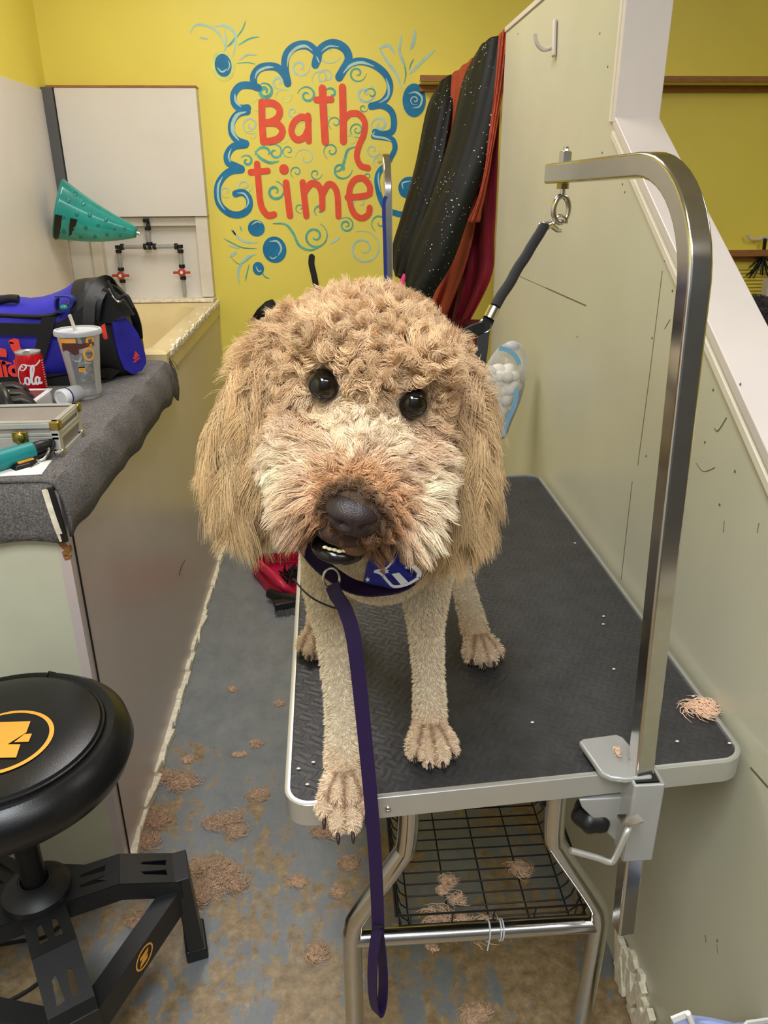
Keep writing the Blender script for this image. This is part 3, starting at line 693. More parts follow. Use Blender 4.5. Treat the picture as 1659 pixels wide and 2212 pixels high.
# black lower band and bottom
patch([(-30, 812), (60, 812), (150, 806), (235, 795), (262, 800), (240, 818), (225, 825), (150, 832), (60, 836), (-30, 838)], 0, m_bagk, 'lower_band', 0.006, yfun=lambda u, v: yv(u, v) - 0.006)
patch([(-30, 697), (120, 700), (122, 727), (-30, 722)], 0, m_bagk, 'webbing_strap', 0.004, yfun=lambda u, v: 2.113)
patch([(90, 688), (122, 684), (110, 730), (96, 778), (68, 782), (80, 735)], 0, m_bagk, 'webbing_strap', 0.004, yfun=lambda u, v: 2.107)
patch([(118, 700), (150, 684), (182, 660), (190, 690), (190, 700), (150, 714), (120, 727)], 0, m_bagk, 'webbing_strap', 0.004, yfun=lambda u, v: 2.112)
# shoulder strap and zip mouth at the upper end
def tub3(pts, rad, m_, name, par=bg, seg=10, sc=None): return MB().tube(cr([on_y(*p) for p in pts], 6), rad, seg).build(name, m_, par)
def str3(pts, w, th, m_, name, par=bg, up=(0, 1, 0)): return MB().strap(cr([on_y(*p) for p in pts], 6), w, th, up=up).build(name, m_, par)
str3([(188, 800, 2.09), (190, 740, 2.095), (192, 690, 2.10), (196, 650, 2.12), (212, 618, 2.17), (232, 606, 2.22), (243, 618, 2.26)], 0.03, 0.006, m_bagk, 'shoulder_strap')
str3([(205, 690, 2.12), (214, 645, 2.13), (236, 622, 2.2), (262, 640, 2.22), (284, 668, 2.22), (296, 700, 2.24), (300, 730, 2.26)], 0.022, 0.008, m_bagk, 'end_handle')
patch([(202, 652), (222, 624), (246, 628), (270, 650), (290, 680), (268, 684), (242, 697), (212, 700), (203, 680)], 0, m_bagk, 'end_pocket', 0.012, yfun=lambda u, v: 2.165)
tub3([(-20, 652, 2.2), (20, 645, 2.2), (40, 646, 2.2)], 0.011, m_bagk, 'zip_edge'); 
tub3([(-20, 680, 2.14), (60, 684, 2.14), (110, 682, 2.14), (140, 664, 2.15), (170, 640, 2.19)], 0.006, m_bagk, 'zip')
str3([(122, 640, 2.12), (150, 640, 2.12), (160, 652, 2.12), (150, 668, 2.12), (128, 672, 2.12), (122, 658, 2.12), (124, 645, 2.12)], 0.004, 0.03, m_bluestrap, 'grip_wrap')
MB().ell(on_y(138, 664, 2.105), (0.011, 0.008, 0.007)).build('button', m_tealp, bg)
# metal snap hook
sh = MB(); sh.tube(cr([on_y(u, v, 2.10) for u, v in [(243, 638), (252, 648), (257, 652), (262, 646), (272, 637)]], 5), 0.0035, 8); sh.tube([on_y(u, v, 2.10) for u, v in [(236, 622), (243, 634), (250, 646)]], 0.0035, 8)
sh.build('snap_hook', m_nickel, bg)
MB().tube(cr([on_y(u, v, 2.095) for u, v in [(232, 606), (240, 620), (247, 634), (256, 645), (266, 640), (275, 640), (288, 665)]], 5), 0.005, 8).build('hook_webbing', m_bagk, bg)
# coral zipper pull and prints
patch([(219, 703), (226, 699), (232, 728), (232, 732), (226, 733), (223, 729)], 0, m_coral, 'zipper_pull', 0.004, yfun=lambda u, v: 2.072)
def adidas_tri(o, ex, ey, s_, name, par, m_):
    """three slanted bars"""
    Mx = frame(o, ex, ey)
    for k, (x_, h_) in enumerate(((0.0, .42), (0.34, .72), (0.68, 1.0))):
        poly = [(x_, 0), (x_ + 0.27, 0), (x_ + 0.27 - 0.0, h_ * 0.55), (x_ + 0.27 - 0.30 * 0.5 , h_), (x_ - 0.0, h_ * 0.72)]
        poly = [(x_ + 0.02, 0), (x_ + 0.29, 0), (x_ + 0.29 - h_ * 0.0, h_ * 0.80), (x_ + 0.12, h_), (x_ + 0.02 - 0.05, h_ * .7)]
        mm = MB(); mm.prism([(a * s_, b_ * s_) for a, b_ in poly], 0, 0.0012, 'z'); mm.v = xf(mm.v, Mx); mm.build(name, m_, par, smooth=False)
o = on_y(291, 781, 2.192); ex = on_y(306, 769, 2.205) - o
adidas_tri(o + np.array([0, -0.002, 0.006]), ex, (0, -0.1, 1), 0.018, 'logo_bar', bg, m_coral)
vs, fs = text_mesh('adidas', 0.0085, 0.0006, 0.0002); mm = MB(); mm.add(xf(vs, frame(o + np.array([-0.001, -0.003, -0.003]), ex, (0, -0.1, 1))), fs); mm.build('logo_text', m_coral, bg, smooth=False)
# large print on the front
yl = 2.109
vs, fs = text_mesh('adidas', 0.060, 0.0006, 0.0022)
w_ = max(v[0] for v in vs)
a0 = on_y(60, 812, yl); mm = MB(); mm.add(xf(vs, frame(a0 + np.array([-w_ * 0.80, 0, 0.0]), (1, 0, 0.01), (0, 0, 1))), fs); mm.build('logo_text', m_coral, bg, smooth=False)
def leaf(px): patch(px, yl, m_coral, 'logo_leaf', 0.0012)
leaf([(19, 735), (30, 731), (40, 733), (44, 750), (52, 768), (58, 775), (36, 779), (32, 765), (24, 752)])
leaf([(-12, 752), (0, 752), (12, 754), (15, 764), (14, 772), (0, 770), (-12, 768)]); leaf([(0, 778), (14, 781), (27, 785), (14, 788), (0, 786)]); leaf([(18, 738), (30, 740), (29, 743), (20, 742)])

# ---- cola can
yc = 1.965; zc = ZT + 0.004
cx = float(on_y(80, 870, yc)[0]); RC = 0.0325
can = thing('cola_can', 'red cola can with white script standing in front of the blue bag', 'can', (cx, yc, ZT))
MB().lathe([(0, 0.004), (0.025, 0.004), (0.027, 0), (RC, 0.009), (RC, 0.105), (0.0285, 0.118)], (cx, yc, zc), 48).build('body', m_canred, can)
MB().lathe([(0.0285, 0.116), (0.030, 0.1205), (0.030, 0.122), (0.028, 0.122), (0.027, 0.119), (0, 0.1192)], (cx, yc, zc), 48).build('lid', m_alu, can)
MB().ell((cx - 0.002, yc - 0.006, zc + 0.1205), (0.008, 0.011, 0.0012), seg=16, rings=8).build('ring_pull', m_nickel, can)
aim = math.atan2(-yc, -cx)            # direction from the can towards the camera
def canpt(s_, z, off): a = aim + s_ / RC; return (cx + math.cos(a) * (RC + off), yc + math.sin(a) * (RC + off), zc + z)
def can_stroke(pts, w, m_=m_white_p, nm='script'):
    P_ = cr(pts, 7); P_ = [np.array(p) for p in P_]; Q = np.array(P_); d = np.gradient(Q, axis=0); d /= np.linalg.norm(d, axis=1)[:, None] + 1e-9; nr = np.stack([-d[:, 1], d[:, 0]], 1)
    wk = 1.35 * w * (0.55 + 0.45 * np.abs(d[:, 1]))[:, None] / 2
    A, B = Q + nr * wk, Q - nr * wk
    return MB().grid([[canpt(a[0], a[1], 0.0006), canpt(b_[0], b_[1], 0.0006)] for a, b_ in zip(A, B)]).build(nm, m_, can, weld=False)
k_ = 0.001
def S(pts): return [((x - 9) * k_ * 1.3, 0.040 + (y) * k_ * 1.35) for x, y in pts]
can_stroke(S([(-4, 36), (-9, 37), (-11, 32), (-7, 30), (-2, 32), (2, 38), (0, 41), (-6, 40), (-16, 30), (-20, 18), (-18, 8), (-12, 4), (-6, 8)]), 0.003)
can_stroke(S([(-2, 4), (-5, 9), (-3, 16), (1, 17), (3, 11), (1, 5), (-2, 4)]), 0.004)
can_stroke(S([(4, 8), (9, 18), (14, 32), (14, 38), (11, 37), (8, 26), (7, 10), (9, 4), (13, 8)]), 0.0036)
can_stroke(S([(20, 15), (17, 17), (14, 12), (14, 5), (17, 4), (20, 9), (22, 16), (20, 8), (22, 4), (26, 6)]), 0.0042)
can_stroke(S([(-2, 40), (6, 39), (14, 37), (22, 40), (30, 46)]), 0.0035)
for k in range(13):
    can_stroke([(0.031, 0.100 - k * 0.0060), (0.041 - 0.002 * (k % 3), 0.100 - k * 0.0060)], 0.0022, m_white_p, 'small_print')

# ---- plastic cup of iced water
yu = 1.985; cu_x = float(on_y(181, 800, yu)[0])
cup = thing('plastic_cup', 'clear plastic cup of iced water with lid and straw on the carpet', 'cup', (cu_x, yu, ZT))
zc2 = ZT + 0.003
MB().lathe([(0, 0.004), (0.030, 0.002), (0.034, 0.0), (0.036, 0.004), (0.037, 0.03), (0.039, 0.06), (0.046, 0.12), (0.0515, 0.163), (0.0500, 0.163), (0.0445, 0.12), (0.0375, 0.06), (0.0345, 0.01), (0, 0.008)], (cu_x, yu, zc2), 48).build('cup_wall', m_clear, cup)
MB().lathe([(0, 0.010), (0.0335, 0.011), (0.0365, 0.06), (0.0435, 0.12), (0, 0.122)], (cu_x, yu, zc2), 40).build('iced_water', m_water, cup)
MB().lathe([(0.0505, 0.158), (0.057, 0.160), (0.0575, 0.167), (0.0555, 0.172), (0.052, 0.172), (0.050, 0.168), (0, 0.168)], (cu_x, yu, zc2), 48).build('lid', m_frost, cup)
a = on_y(150, 680, yu - 0.01); b_ = on_y(186, 775, yu + 0.0)
MB().tube([a, b_], 0.0042, 14).build('straw', m_cream, cup)
aim2 = math.atan2(-yu, -cu_x)
def cuppt(s_, z, off=0.0008): 
    rr_ = 0.039 + (z - 0.06) / 0.103 * 0.0125 if z > .06 else 0.037 + z * 0.03
    a = aim2 + s_ / rr_; return (cu_x + math.cos(a) * (rr_ + off), yu + math.sin(a) * (rr_ + off), zc2 + z)
def cupband(s0, s1, z0, z1, m_, nm, off=0.0008, fz=None, N=14):
    G = []
    for i in range(N + 1):
        s_ = s0 + (s1 - s0) * i / N; f0, f1 = (fz(i / N) if fz else (0, 0)); G.append([cuppt(s_, z0 + f0, off), cuppt(s_, z0 * .5 + z1 * .5, off), cuppt(s_, z1 + f1, off)])
    return MB().grid(G).build(nm, m_, cup, weld=False)
cupband(-0.055, -0.008, 0.146, 0.157, m_orange, 'print_band', fz=lambda u: (-0.03 * max(0, .25 - u) * 3, 0))
m_brownprint = mat('brown_print', (92, 52, 50), 0.5)
cupband(-0.048, -0.004, 0.122, 0.145, m_brownprint, 'print_band', fz=lambda u: (0.006 * math.sin(u * 6), 0))
cupband(-0.012, 0.036, 0.128, 0.140, m_brownprint, 'print_band', fz=lambda u: (0.01 * u, 0.004))
def cupring(s_, z, rad, w, m_, nm):
    G = []
    for i in range(29):
        a = 2 * math.pi * i / 28; G.append([cuppt(s_ + math.cos(a) * (rad + w / 2), z + math.sin(a) * (rad + w / 2) * 1.2), cuppt(s_ + math.cos(a) * (rad - w / 2), z + math.sin(a) * (rad - w / 2) * 1.2)])
    MB().grid(G).build(nm, m_, cup, weld=False)
cupring(0.026, 0.147, 0.0085, 0.006, m_orange, 'print_ring'); cupring(0.018, 0.116, 0.012, 0.005, m_orange, 'print_ring')
cupband(-0.011, 0.004, 0.073, 0.087, m_orange, 'small_label', 0.001); cupband(-0.0105, 0.0035, 0.083, 0.0865, m_black, 'label_heading', 0.0014); cupband(-0.008, 0.001, 0.0775, 0.0788, m_black, 'label_line', 0.0014)
r2 = random.Random(2)
for k in range(9):
    a = r2.uniform(0, 6.28); rd = r2.uniform(0, .024); MB().box((cu_x + math.cos(a) * rd, yu + math.sin(a) * rd, zc2 + r2.uniform(.02, .11)), (.019, .019, .017), Matrix.Rotation(r2.uniform(0, 3), 4, (r2.random(), r2.random(), r2.random()))).build('ice_cube', m_clear, cup, bevel=.003)

# ---- pill jar lying on its side
j0 = Vector(on_z(140, 880, ZT)); jd = Vector((0.42, 0.9, 0)).normalized(); jc = Vector((j0.x, j0.y + 0.02, ZT + 0.022))
jar = thing('pill_jar', 'clear jar with a ribbed white cap lying on its side by the cup', 'jar', jc)
Rj = Vector((0, 0, 1)).rotation_difference(-jd)
Rj = Rj.to_matrix().to_4x4()
MB().lathe([(0, 0.016), (0.016, 0.016), (0.018, 0.012), (0.0185, 0.0), (0.021, 0), (0.0215, 0.016), (0.0195, 0.0185), (0.016, 0.019), (0.015, 0.0165), (0, 0.0165)], jc, 40, Rj).build('cap', m_white_p, jar)
MB().lathe([(0, -0.045), (0.019, -0.045), (0.0205, -0.042), (0.0205, -0.006), (0.017, 0)], jc, 36, Rj).build('jar_body', m_frost, jar)
MB().lathe([(0.0218, -0.004), (0.0222, -0.002), (0.0218, 0)], jc, 36, Rj).build('cap_ring', m_bluestrap, jar)

# ---- aluminium case
cs = thing('aluminium_case', 'small aluminium instrument case with brass latch on the carpet', 'case', (-0.72, 1.575, ZT))
ya, yb_ = 1.507, 1.645; xa, xb = -0.95, -0.553; hc_ = 0.070; zb = ZT + 0.002
MB().box(((xa + xb) / 2, (ya + yb_) / 2, zb + hc_ / 2), (xb - xa - .004, yb_ - ya - .004, hc_ - .004)).build('side_panels', m_casegrey, cs, smooth=False)
fr = MB(); t_ = 0.009
for z in (zb + t_ * .55, zb + 0.038, zb + 0.046, zb + 0.064):
    h_ = 0.011 if z < zb + .03 or z > zb + .06 else 0.0075
    fr.box(((xa + xb) / 2, ya, z), (xb - xa + .004, 0.006, h_)); fr.box(((xa + xb) / 2, yb_, z), (xb - xa + .004, 0.006, h_))
    fr.box((xb, (ya + yb_) / 2, z), (0.006, yb_ - ya + .004, h_)); fr.box((xa, (ya + yb_) / 2, z), (0.006, yb_ - ya + .004, h_))
fr.box(((xa + xb) / 2, ya - .001, zb + 0.019), (xb - xa, 0.004, 0.034))
for x in (xa, xb):
    for y in (ya, yb_): fr.box((x - math.copysign(.005, x - (xa + xb) / 2), y - math.copysign(0.005, y - (ya + yb_) / 2), zb + hc_ / 2), (0.016, 0.016, hc_))
fr.box(((xa + xb) / 2, ya + .004, zb + hc_ + .001), (xb - xa, 0.011, 0.004)); fr.box(((xa + xb) / 2, yb_ - .004, zb + hc_ + .001), (xb - xa, 0.011, 0.004)); fr.box((xb - .004, (ya + yb_) / 2, zb + hc_ + .001), (.011, yb_ - ya, 0.004)); fr.box((xa + .004, (ya + yb_) / 2, zb + hc_ + .001), (.011, yb_ - ya, 0.004))
fr.build('aluminium_frame', m_alu, cs, smooth=False, bevel=0.0015)
for x, y, z in ((xb, ya, zb + hc_ - .006), (xb, yb_, zb + hc_ - .006), (xb, ya, zb + .007), (xb, yb_, zb + .007)):
    MB().box((x - .003, y + (.003 if y == ya else -.003), z), (0.020, 0.020, 0.018)).build('corner_cap', m_brass if z > zb + .03 else m_nickel, cs, bevel=0.003)
lt = on_y(42, 938, ya - .006); q = MB(); q.box((lt[0], ya - .005, zb + .044), (.030, .006, .022)); q.ell((lt[0], ya - .010, zb + .042), (.010, .006, .014)); la = q.build('latch', m_brass, cs, bevel=.002)
hx = on_y(92, 948, ya - .01)[0]
for x in (hx, hx - .105): MB().box((x, ya - .006, zb + .030), (.022, .008, .008)).build('handle_hinge', m_brass, cs, bevel=.002)
MB().tube(cr([(hx + .006, ya - .008, zb + .030), (hx + .012, ya - .022, zb + .020), (hx + .004, ya - .036, zb + .007), (hx - .02, ya - .040, zb + .005), (hx - .085, ya - .040, zb + .005), (hx - .108, ya - .03, zb + .01), (hx - .112, ya - .01, zb + .03)], 6), 0.0032, 10).build('handle', m_nickel, cs)

# ---- clear tray with black clips and combs
ty = 1.80
tr = thing('plastic_tray', 'clear plastic tray holding black clipper combs behind the aluminium case', 'tray', (-0.80, ty, ZT))
z0 = ZT + .002; xa, xb, ya2, yb2 = -0.93, -0.690, 1.70, 1.88
q = MB(); q.box(((xa + xb) / 2, (ya2 + yb2) / 2, z0 + .001), (xb - xa, yb2 - ya2, .002))
for y in (ya2, yb2): q.box(((xa + xb) / 2, y, z0 + .024), (xb - xa, .002, .048)); q.box(((xa + xb) / 2, y, z0 + .048), (xb - xa + .01, .010, .002))
for x in (xa, xb): q.box((x, (ya2 + yb2) / 2, z0 + .024), (.002, yb2 - ya2, .048)); q.box((x, (ya2 + yb2) / 2, z0 + .048), (.010, yb2 - ya2 + .01, .002))
q.build('tray_shell', m_clear, tr, smooth=False)
for k, (x, y, rz, lab) in enumerate([(-0.727, 1.74, 0.3, 'nearest the can'), (-0.745, 1.785, 0.25, 'second from the can'), (-0.775, 1.83, 0.2, 'rearmost in the tray'), (-0.80, 1.745, 0.9, 'at the frame edge')]):
    R = Matrix.Rotation(rz, 4, 'Z') @ Matrix.Rotation(0.15 * (k % 2), 4, 'Y')
    cb = thing('clipper_comb', 'black clipper comb attachment lying in the clear tray, %s' % lab, 'comb', (x, y, z0 + .03), 'clipper combs in the tray')
    q = MB(); C0 = Vector((x, y, z0 + .045 + .006 * k)); q.sweep([C0 + R @ Vector(p) for p in [(-.045, 0, 0), (-.02, 0, .012), (.02, 0, .012), (.04, 0, .002), (.046, 0, -.012)]], [(.007, -.018), (.007, .018), (-.007, .018), (-.007, -.018)], up=R @ Vector((0, 0, 1)))
    q.build('guard', m_black, cb, bevel=.004)
    tt = MB()
    for j in range(8): c_ = C0 + R @ Vector((-.04 + j * .011, 0, -.022)); tt.box(c_, (.003, .034, .034), R)
    tt.build('teeth', m_black, cb)
    MB().box(C0 + R @ Vector((-.005, -.014, .020)), (.004, .005, .003), R).build('size_mark', m_lime, cb)
wcl = tag(MB().tube(cr([tuple(on_y(*p)) for p in [(-6, 838, 1.72), (4, 846, 1.69), (12, 862, 1.67), (18, 880, 1.66)]], 6), 0.012, 12).build('hair_clipper', m_black), 'thick black clipper handle leaning at the left frame edge behind the case', 'clipper')

# ---- teal wrapped tool, white card, clipper blade
tl = thing('teal_handled_tool', 'teal wrapped grooming tool with a black end in front of the case', 'tool', tuple(on_z(30, 990, ZT)))
A = Vector(on_y(72, 975, 1.475)); B = Vector(on_y(-40, 1000, 1.405)); A.z = ZT + .028; B.z = ZT + .020
n_ = 15; MB().tube([B.lerp(A, i / (n_ * 2)) for i in range(n_ * 2 + 1)], 0.0175, 20, scale=[(0.96 if i % 2 else 1.0) * (1.25 - 0.33 * i / (n_ * 2)) for i in range(n_ * 2 + 1)]).build('wrapped_handle', m_tealrub, tl)
dv = (A - B).normalized(); MB().ell(A + dv * 0.012, (0.030, 0.0125, 0.013), Vector((1, 0, 0)).rotation_difference(dv).to_matrix()).build('black_end', m_black, tl)
MB().tube(cr([A + dv * 0.02 + Vector((0, 0, .006)), A + dv * 0.042 + Vector((0, 0, .004)), A + dv * 0.036 + Vector((.0, -0.012, -.012)), A + Vector((-.01, -0.024, -.018))], 6), 0.004, 10).build('cord_loop', m_black, tl)
cdn = MB(); pts = [on_z(u, v, ZT + .003) for u, v in [(112, 995), (90, 1025), (-30, 1031), (-30, 998)]]; cdn.add([tuple(p) for p in pts] + [(p[0], p[1], p[2] + .001) for p in pts], [(0, 1, 2, 3), (4, 5, 6, 7), (0, 1, 5, 4), (1, 2, 6, 5), (2, 3, 7, 6), (3, 0, 4, 7)])
tag(cdn.build('white_card', m_paper, smooth=False), 'white paper card on the carpet under the clipper blade', 'card')
bd = thing('detachable_blade', 'black detachable clipper blade with an orange label on the white card', 'clipper blade', tuple(on_z(45, 1003, ZT + .004)))
o_ = Vector(on_z(48, 1006, ZT + .004)); ex = Vector(on_z(80, 993, ZT) - on_z(20, 1012, ZT)).normalized(); R = frame((0, 0, 0), ex, Vector((0, 1, 0.12)))
q = MB(); q.add([o_ + R @ Vector(p) for p in [(-.026, -.018, 0), (.008, -.022, 0), (.036, -.004, 0), (.030, .010, 0), (-.022, .012, 0), (-.022, -.014, .010), (.006, -.016, .010), (.028, -.002, .010), (.024, .008, .010), (-.018, .010, .010)]],
   [(4, 3, 2, 1, 0), (5, 6, 7, 8, 9), (0, 1, 6, 5), (1, 2, 7, 6), (2, 3, 8, 7), (3, 4, 9, 8), (4, 0, 5, 9)]); q.build('holder', m_black, bd, bevel=.002)
MB().box(o_ + R @ Vector((.004, -.002, .012)), (.032, .013, .003), R).build('label', m_orange, bd, smooth=False)
MB().box(o_ + R @ Vector((.012, -.021, .004)), (.026, .002, .003), R @ Matrix.Rotation(.25, 4, 'Z')).build('bright_edge', m_nickel, bd, smooth=False)
q = MB()
for k in range(8): q.box(o_ + R @ Vector((-.022 + k * .0062, .014, .014)), (.003, .018, .010), R)
q.box(o_ + R @ Vector((0, .020, .009)), (.056, .010, .006), R); q.build('blade_teeth', m_nickel, bd, bevel=.0006)
# ================================================================== stool
SC = Vector((-0.597, 1.110, 0)); ZS = 0.63
st = thing('shop_stool', 'round black padded stool with amber logo and perforated steel base', 'stool', (SC.x, SC.y, 0))
RS = 0.218
MB().lathe([(0, ZS - .095), (.14, ZS - .095), (.19, ZS - .09), (RS - .012, ZS - .075), (RS, ZS - .045), (RS - .006, ZS - .018), (RS - .028, ZS - .001), (RS - .042, ZS - .003), (RS - .046, ZS - .006)], (SC.x, SC.y, 0), 72).build('seat_rim', m_leather, st)
MB().lathe([(RS - .046, ZS - .007), (RS - .052, ZS + .004), (RS - .075, ZS + .010), (.10, ZS + .013), (0, ZS + .015)], (SC.x, SC.y, 0), 72).build('seat_pad', m_leather, st)
P = [(SC.x + math.cos(a) * (RS - .047), SC.y + math.sin(a) * (RS - .047), ZS - .002) for a in [2 * math.pi * k / 72 for k in range(72)]]
MB().tube(P, 0.003, 8, closed=True).build('piping', m_leather, st)
for a in (1.45, 3.2, 4.9):
    MB().tube([(SC.x + math.cos(a) * rr_, SC.y + math.sin(a) * rr_, z) for rr_, z in ((RS - .044, ZS - .001), (RS - .028, ZS + .001), (RS - .006, ZS - .017), (RS + .001, ZS - .045), (RS - .012, ZS - .075))], 0.0012, 6).build('seam', m_black, st)
zl = ZS + .0155
lc = on_z(2, 1600, zl)
lg = MB(); G = []
for k in range(65):
    a = 2 * math.pi * k / 64; G.append([(lc[0] + math.cos(a) * .083, lc[1] + math.sin(a) * .083, zl - .0015), (lc[0] + math.cos(a) * .0755, lc[1] + math.sin(a) * .0755, zl - .001)])
lg.grid(G); lg.build('logo_ring', m_orange, st, smooth=False)
def logo(pts, nm='logo_mark'):
    P_ = [on_z(u, v, zl) for u, v in pts]; MB().add([tuple(p) for p in P_], [tuple(range(len(P_)))]).build(nm, m_orange, st, solid=.0006, smooth=False)
logo([(-60, 1562), (66, 1558), (57, 1582), (16, 1608), (44, 1608), (35, 1636), (-50, 1638), (-50, 1612), (2, 1585), (-30, 1588)])
logo([(69, 1585), (62, 1602), (31, 1603), (53, 1586)])
# column
MB().lathe([(0, ZS - .10), (.022, ZS - .10), (.022, .20), (0, .20)], (SC.x, SC.y, 0), 28).build('gas_column', m_black, st)
MB().lathe([(.026, .295), (.046, .290), (.062, .275), (.062, .26), (.04, .25), (.03, .25), (.03, .295)], (SC.x, SC.y, 0), 36).build('hub_collar', m_blackmetal, st)
MB().lathe([(0, ZS - .095), (.06, ZS - .10), (.06, ZS - .12), (.03, ZS - .14), (0, ZS - .14)], (SC.x, SC.y, 0), 30).build('seat_mount', m_black, st)
zA = 0.255; W = 0.038
angs = [math.radians(a) for a in (15, -60, -150, 152)]
ends = []
for a in angs:
    dr = Vector((math.cos(a), math.sin(a), 0)); sdv = Vector((-math.sin(a), math.cos(a), 0)); base = Vector((SC.x, SC.y, 0))
    arm = thing_arm = None
    segs = [((0.035, zA), (0.150, zA + 0.012)), ((0.150, zA + 0.012), (0.262, zA - 0.025))]
    am = MB()
    for (r0, z0_), (r1, z1_) in segs:
        o_ = base + dr * r0 + Vector((0, 0, z0_)); e_ = base + dr * r1 + Vector((0, 0, z1_)); L_ = (e_ - o_).length
        hl = []
        for q_ in (0.34,):
            for s_ in (-1, 1):
                x_ = q_ * L_; hl.append([(x_, s_ * .0095), (x_ + L_ * .42, s_ * .0055), (x_ + L_ * .44, s_ * .020), (x_ + L_ * .05, s_ * .0165)])
        vs, fs = plate([(0, -W), (L_, -W), (L_, W), (0, W)], hl, 0.003)
        am.add(xf(vs, frame(o_, e_ - o_, sdv)), fs)
        for s_ in (-1, 1):
            c0_ = o_ + sdv * (s_ * W); c1_ = e_ + sdv * (s_ * W); dn = Vector((0, 0, -0.042))
            am.add([c0_, c1_, c1_ + dn, c0_ + dn, c0_ - sdv * s_ * .003, c1_ - sdv * s_ * .003, c1_ + dn - sdv * s_ * .003, c0_ + dn - sdv * s_ * .003],
                   [(0, 1, 2, 3), (7, 6, 5, 4), (0, 4, 5, 1), (1, 5, 6, 2), (2, 6, 7, 3), (3, 7, 4, 0)])
    am.build('base_arm', m_blackmetal, st, smooth=False)
    e_ = base + dr * 0.262 + Vector((0, 0, zA - 0.025)); f_ = base + dr * 0.272
    q = MB(); q.sweep([e_ + Vector((0, 0, .006)), e_.lerp(Vector((f_.x, f_.y, 0)), .15), Vector((f_.x, f_.y, 0.03))], [(.016, -W), (.016, W), (-.016, W), (-.016, -W)], up=dr)
    lgm = q.build('base_leg', m_blackmetal, st, smooth=False, bevel=.002)
    MB().box((f_.x, f_.y, .016), (.045, .078, .032), Matrix.Rotation(a, 4, 'Z')).build('rubber_foot', m_black, lgm, bevel=.004)
    ends.append(e_ + Vector((0, 0, -.045)))
for k in range(4):
    A, B = ends[k], ends[(k + 1) % 4]; d = (B - A).normalized(); A = A + d * .02; B = B - d * .02
    L_ = (B - A).length; mid = (A + B) / 2; R = frame((0, 0, 0), d, Vector((0, 0, 1)).cross(d))
    q = MB(); q.box(mid + Vector((0, 0, .022)), (L_, .036, .003), R); out = (mid - SC); out.z = 0; out.normalize()
    q.box(mid + out * .017 + Vector((0, 0, -.008)), (L_, .003, .062), R); q.box(mid - out * .017 + Vector((0, 0, .010)), (L_, .003, .022), R)
    cb = q.build('cross_bar', m_blackmetal, st, smooth=False)
    if k == 0:
        G = []; oo = mid + out * .0195 + Vector((0, 0, -.006)); mo = frame(oo, d * -1 if d.x < 0 else d, Vector((0, 0, 1)))
        for j in range(33):
            a = 2 * math.pi * j / 32; G.append([tuple(mo @ Vector((math.cos(a) * .026, math.sin(a) * .022, 0))), tuple(mo @ Vector((math.cos(a) * .0225, math.sin(a) * .0185, 0)))])
        MB().grid(G).build('logo_ring', m_orange, cb, solid=.0004, smooth=False)
        MB().add([tuple(mo @ Vector(p)) for p in [(-.012, .009, 0), (.014, .009, 0), (.010, .002, 0), (-.001, -.003, 0), (.010, -.003, 0), (.006, -.011, 0), (-.016, -.011, 0), (-.012, -.004, 0), (.0, .002, 0), (-.012, .002, 0)]], [tuple(range(10))]).build('logo_mark', m_orange, cb, solid=.0004, smooth=False)
# cable on the floor
tag(MB().tube(cr([on_z(-60, 2045, .006), on_z(0, 2040, .006), on_z(50, 2032, .006), on_z(92, 2026, .006), on_z(130, 2000, .006)], 8), .004, 8).build('power_cord', m_black), 'black cord on the floor running behind the stool base', 'cord')
tag(MB().tube(cr([on_z(-60, 2180, .006), on_z(0, 2170, .006), on_z(60, 2140, .006), on_z(112, 2098, .006), on_z(150, 2050, .006)], 8), .004, 8).build('power_cord', m_black), 'black cord curving over the tan floor under the stool at the bottom left', 'cord')
# ================================================================== grooming table
ZTB = 0.79
FL, FR, BR, BL = (-0.080, 0.738), (0.537, 0.782), (0.530, 1.893), (-0.092, 1.86)
tb = thing('grooming_table', 'black rubber topped grooming table with aluminium edge and chrome legs', 'table', (0.22, 1.3, 0))
def rquad(z, inset=0.0, rad=0.035, n=7):
    C4 = [Vector((*FL, 0)), Vector((*FR, 0)), Vector((*BR, 0)), Vector((*BL, 0))]; cen = sum(C4, Vector()) / 4
    out = []
    for i in range(4):
        p = C4[i]; a = (C4[i - 1] - p).normalized(); b_ = (C4[(i + 1) % 4] - p).normalized()
        q = p + (a + b_) * inset; rr_ = max(rad - inset, .004)
        for k in range(n + 1):
            u = k / n; A_ = q + a * rr_; B_ = q + b_ * rr_; Cc = q + (a + b_) * rr_
            t_ = math.pi / 2 * u; pt = Cc - b_ * math.cos(t_) * rr_ - a * math.sin(t_) * rr_
            out.append((pt.x, pt.y, z))
    return out
def poly_cap(ring): return [tuple(range(len(ring)))]
m = MB(); r0, r1 = rquad(ZTB - 0.022, 0.006), rquad(ZTB - 0.001, 0.006); m.grid([r0, r1], True); m.add(r0, poly_cap(r0)); m.add(r1, poly_cap(r1)); m.build('top_board', m_rubber, tb, smooth=False)
m = MB(); rg = [rquad(ZTB - 0.030, 0.0), rquad(ZTB + 0.0025, 0.0), rquad(ZTB + 0.0035, 0.0015), rquad(ZTB + 0.0035, 0.007), rquad(ZTB - 0.001, 0.0075), rquad(ZTB - 0.030, 0.004), rquad(ZTB - 0.030, 0.0)]
m.grid(rg, True)
m_edge = mat('silver_edge_trim', (206, 206, 202), 0.35, 0.75, var=0.02)
m.build('edge_trim', m_edge, tb)
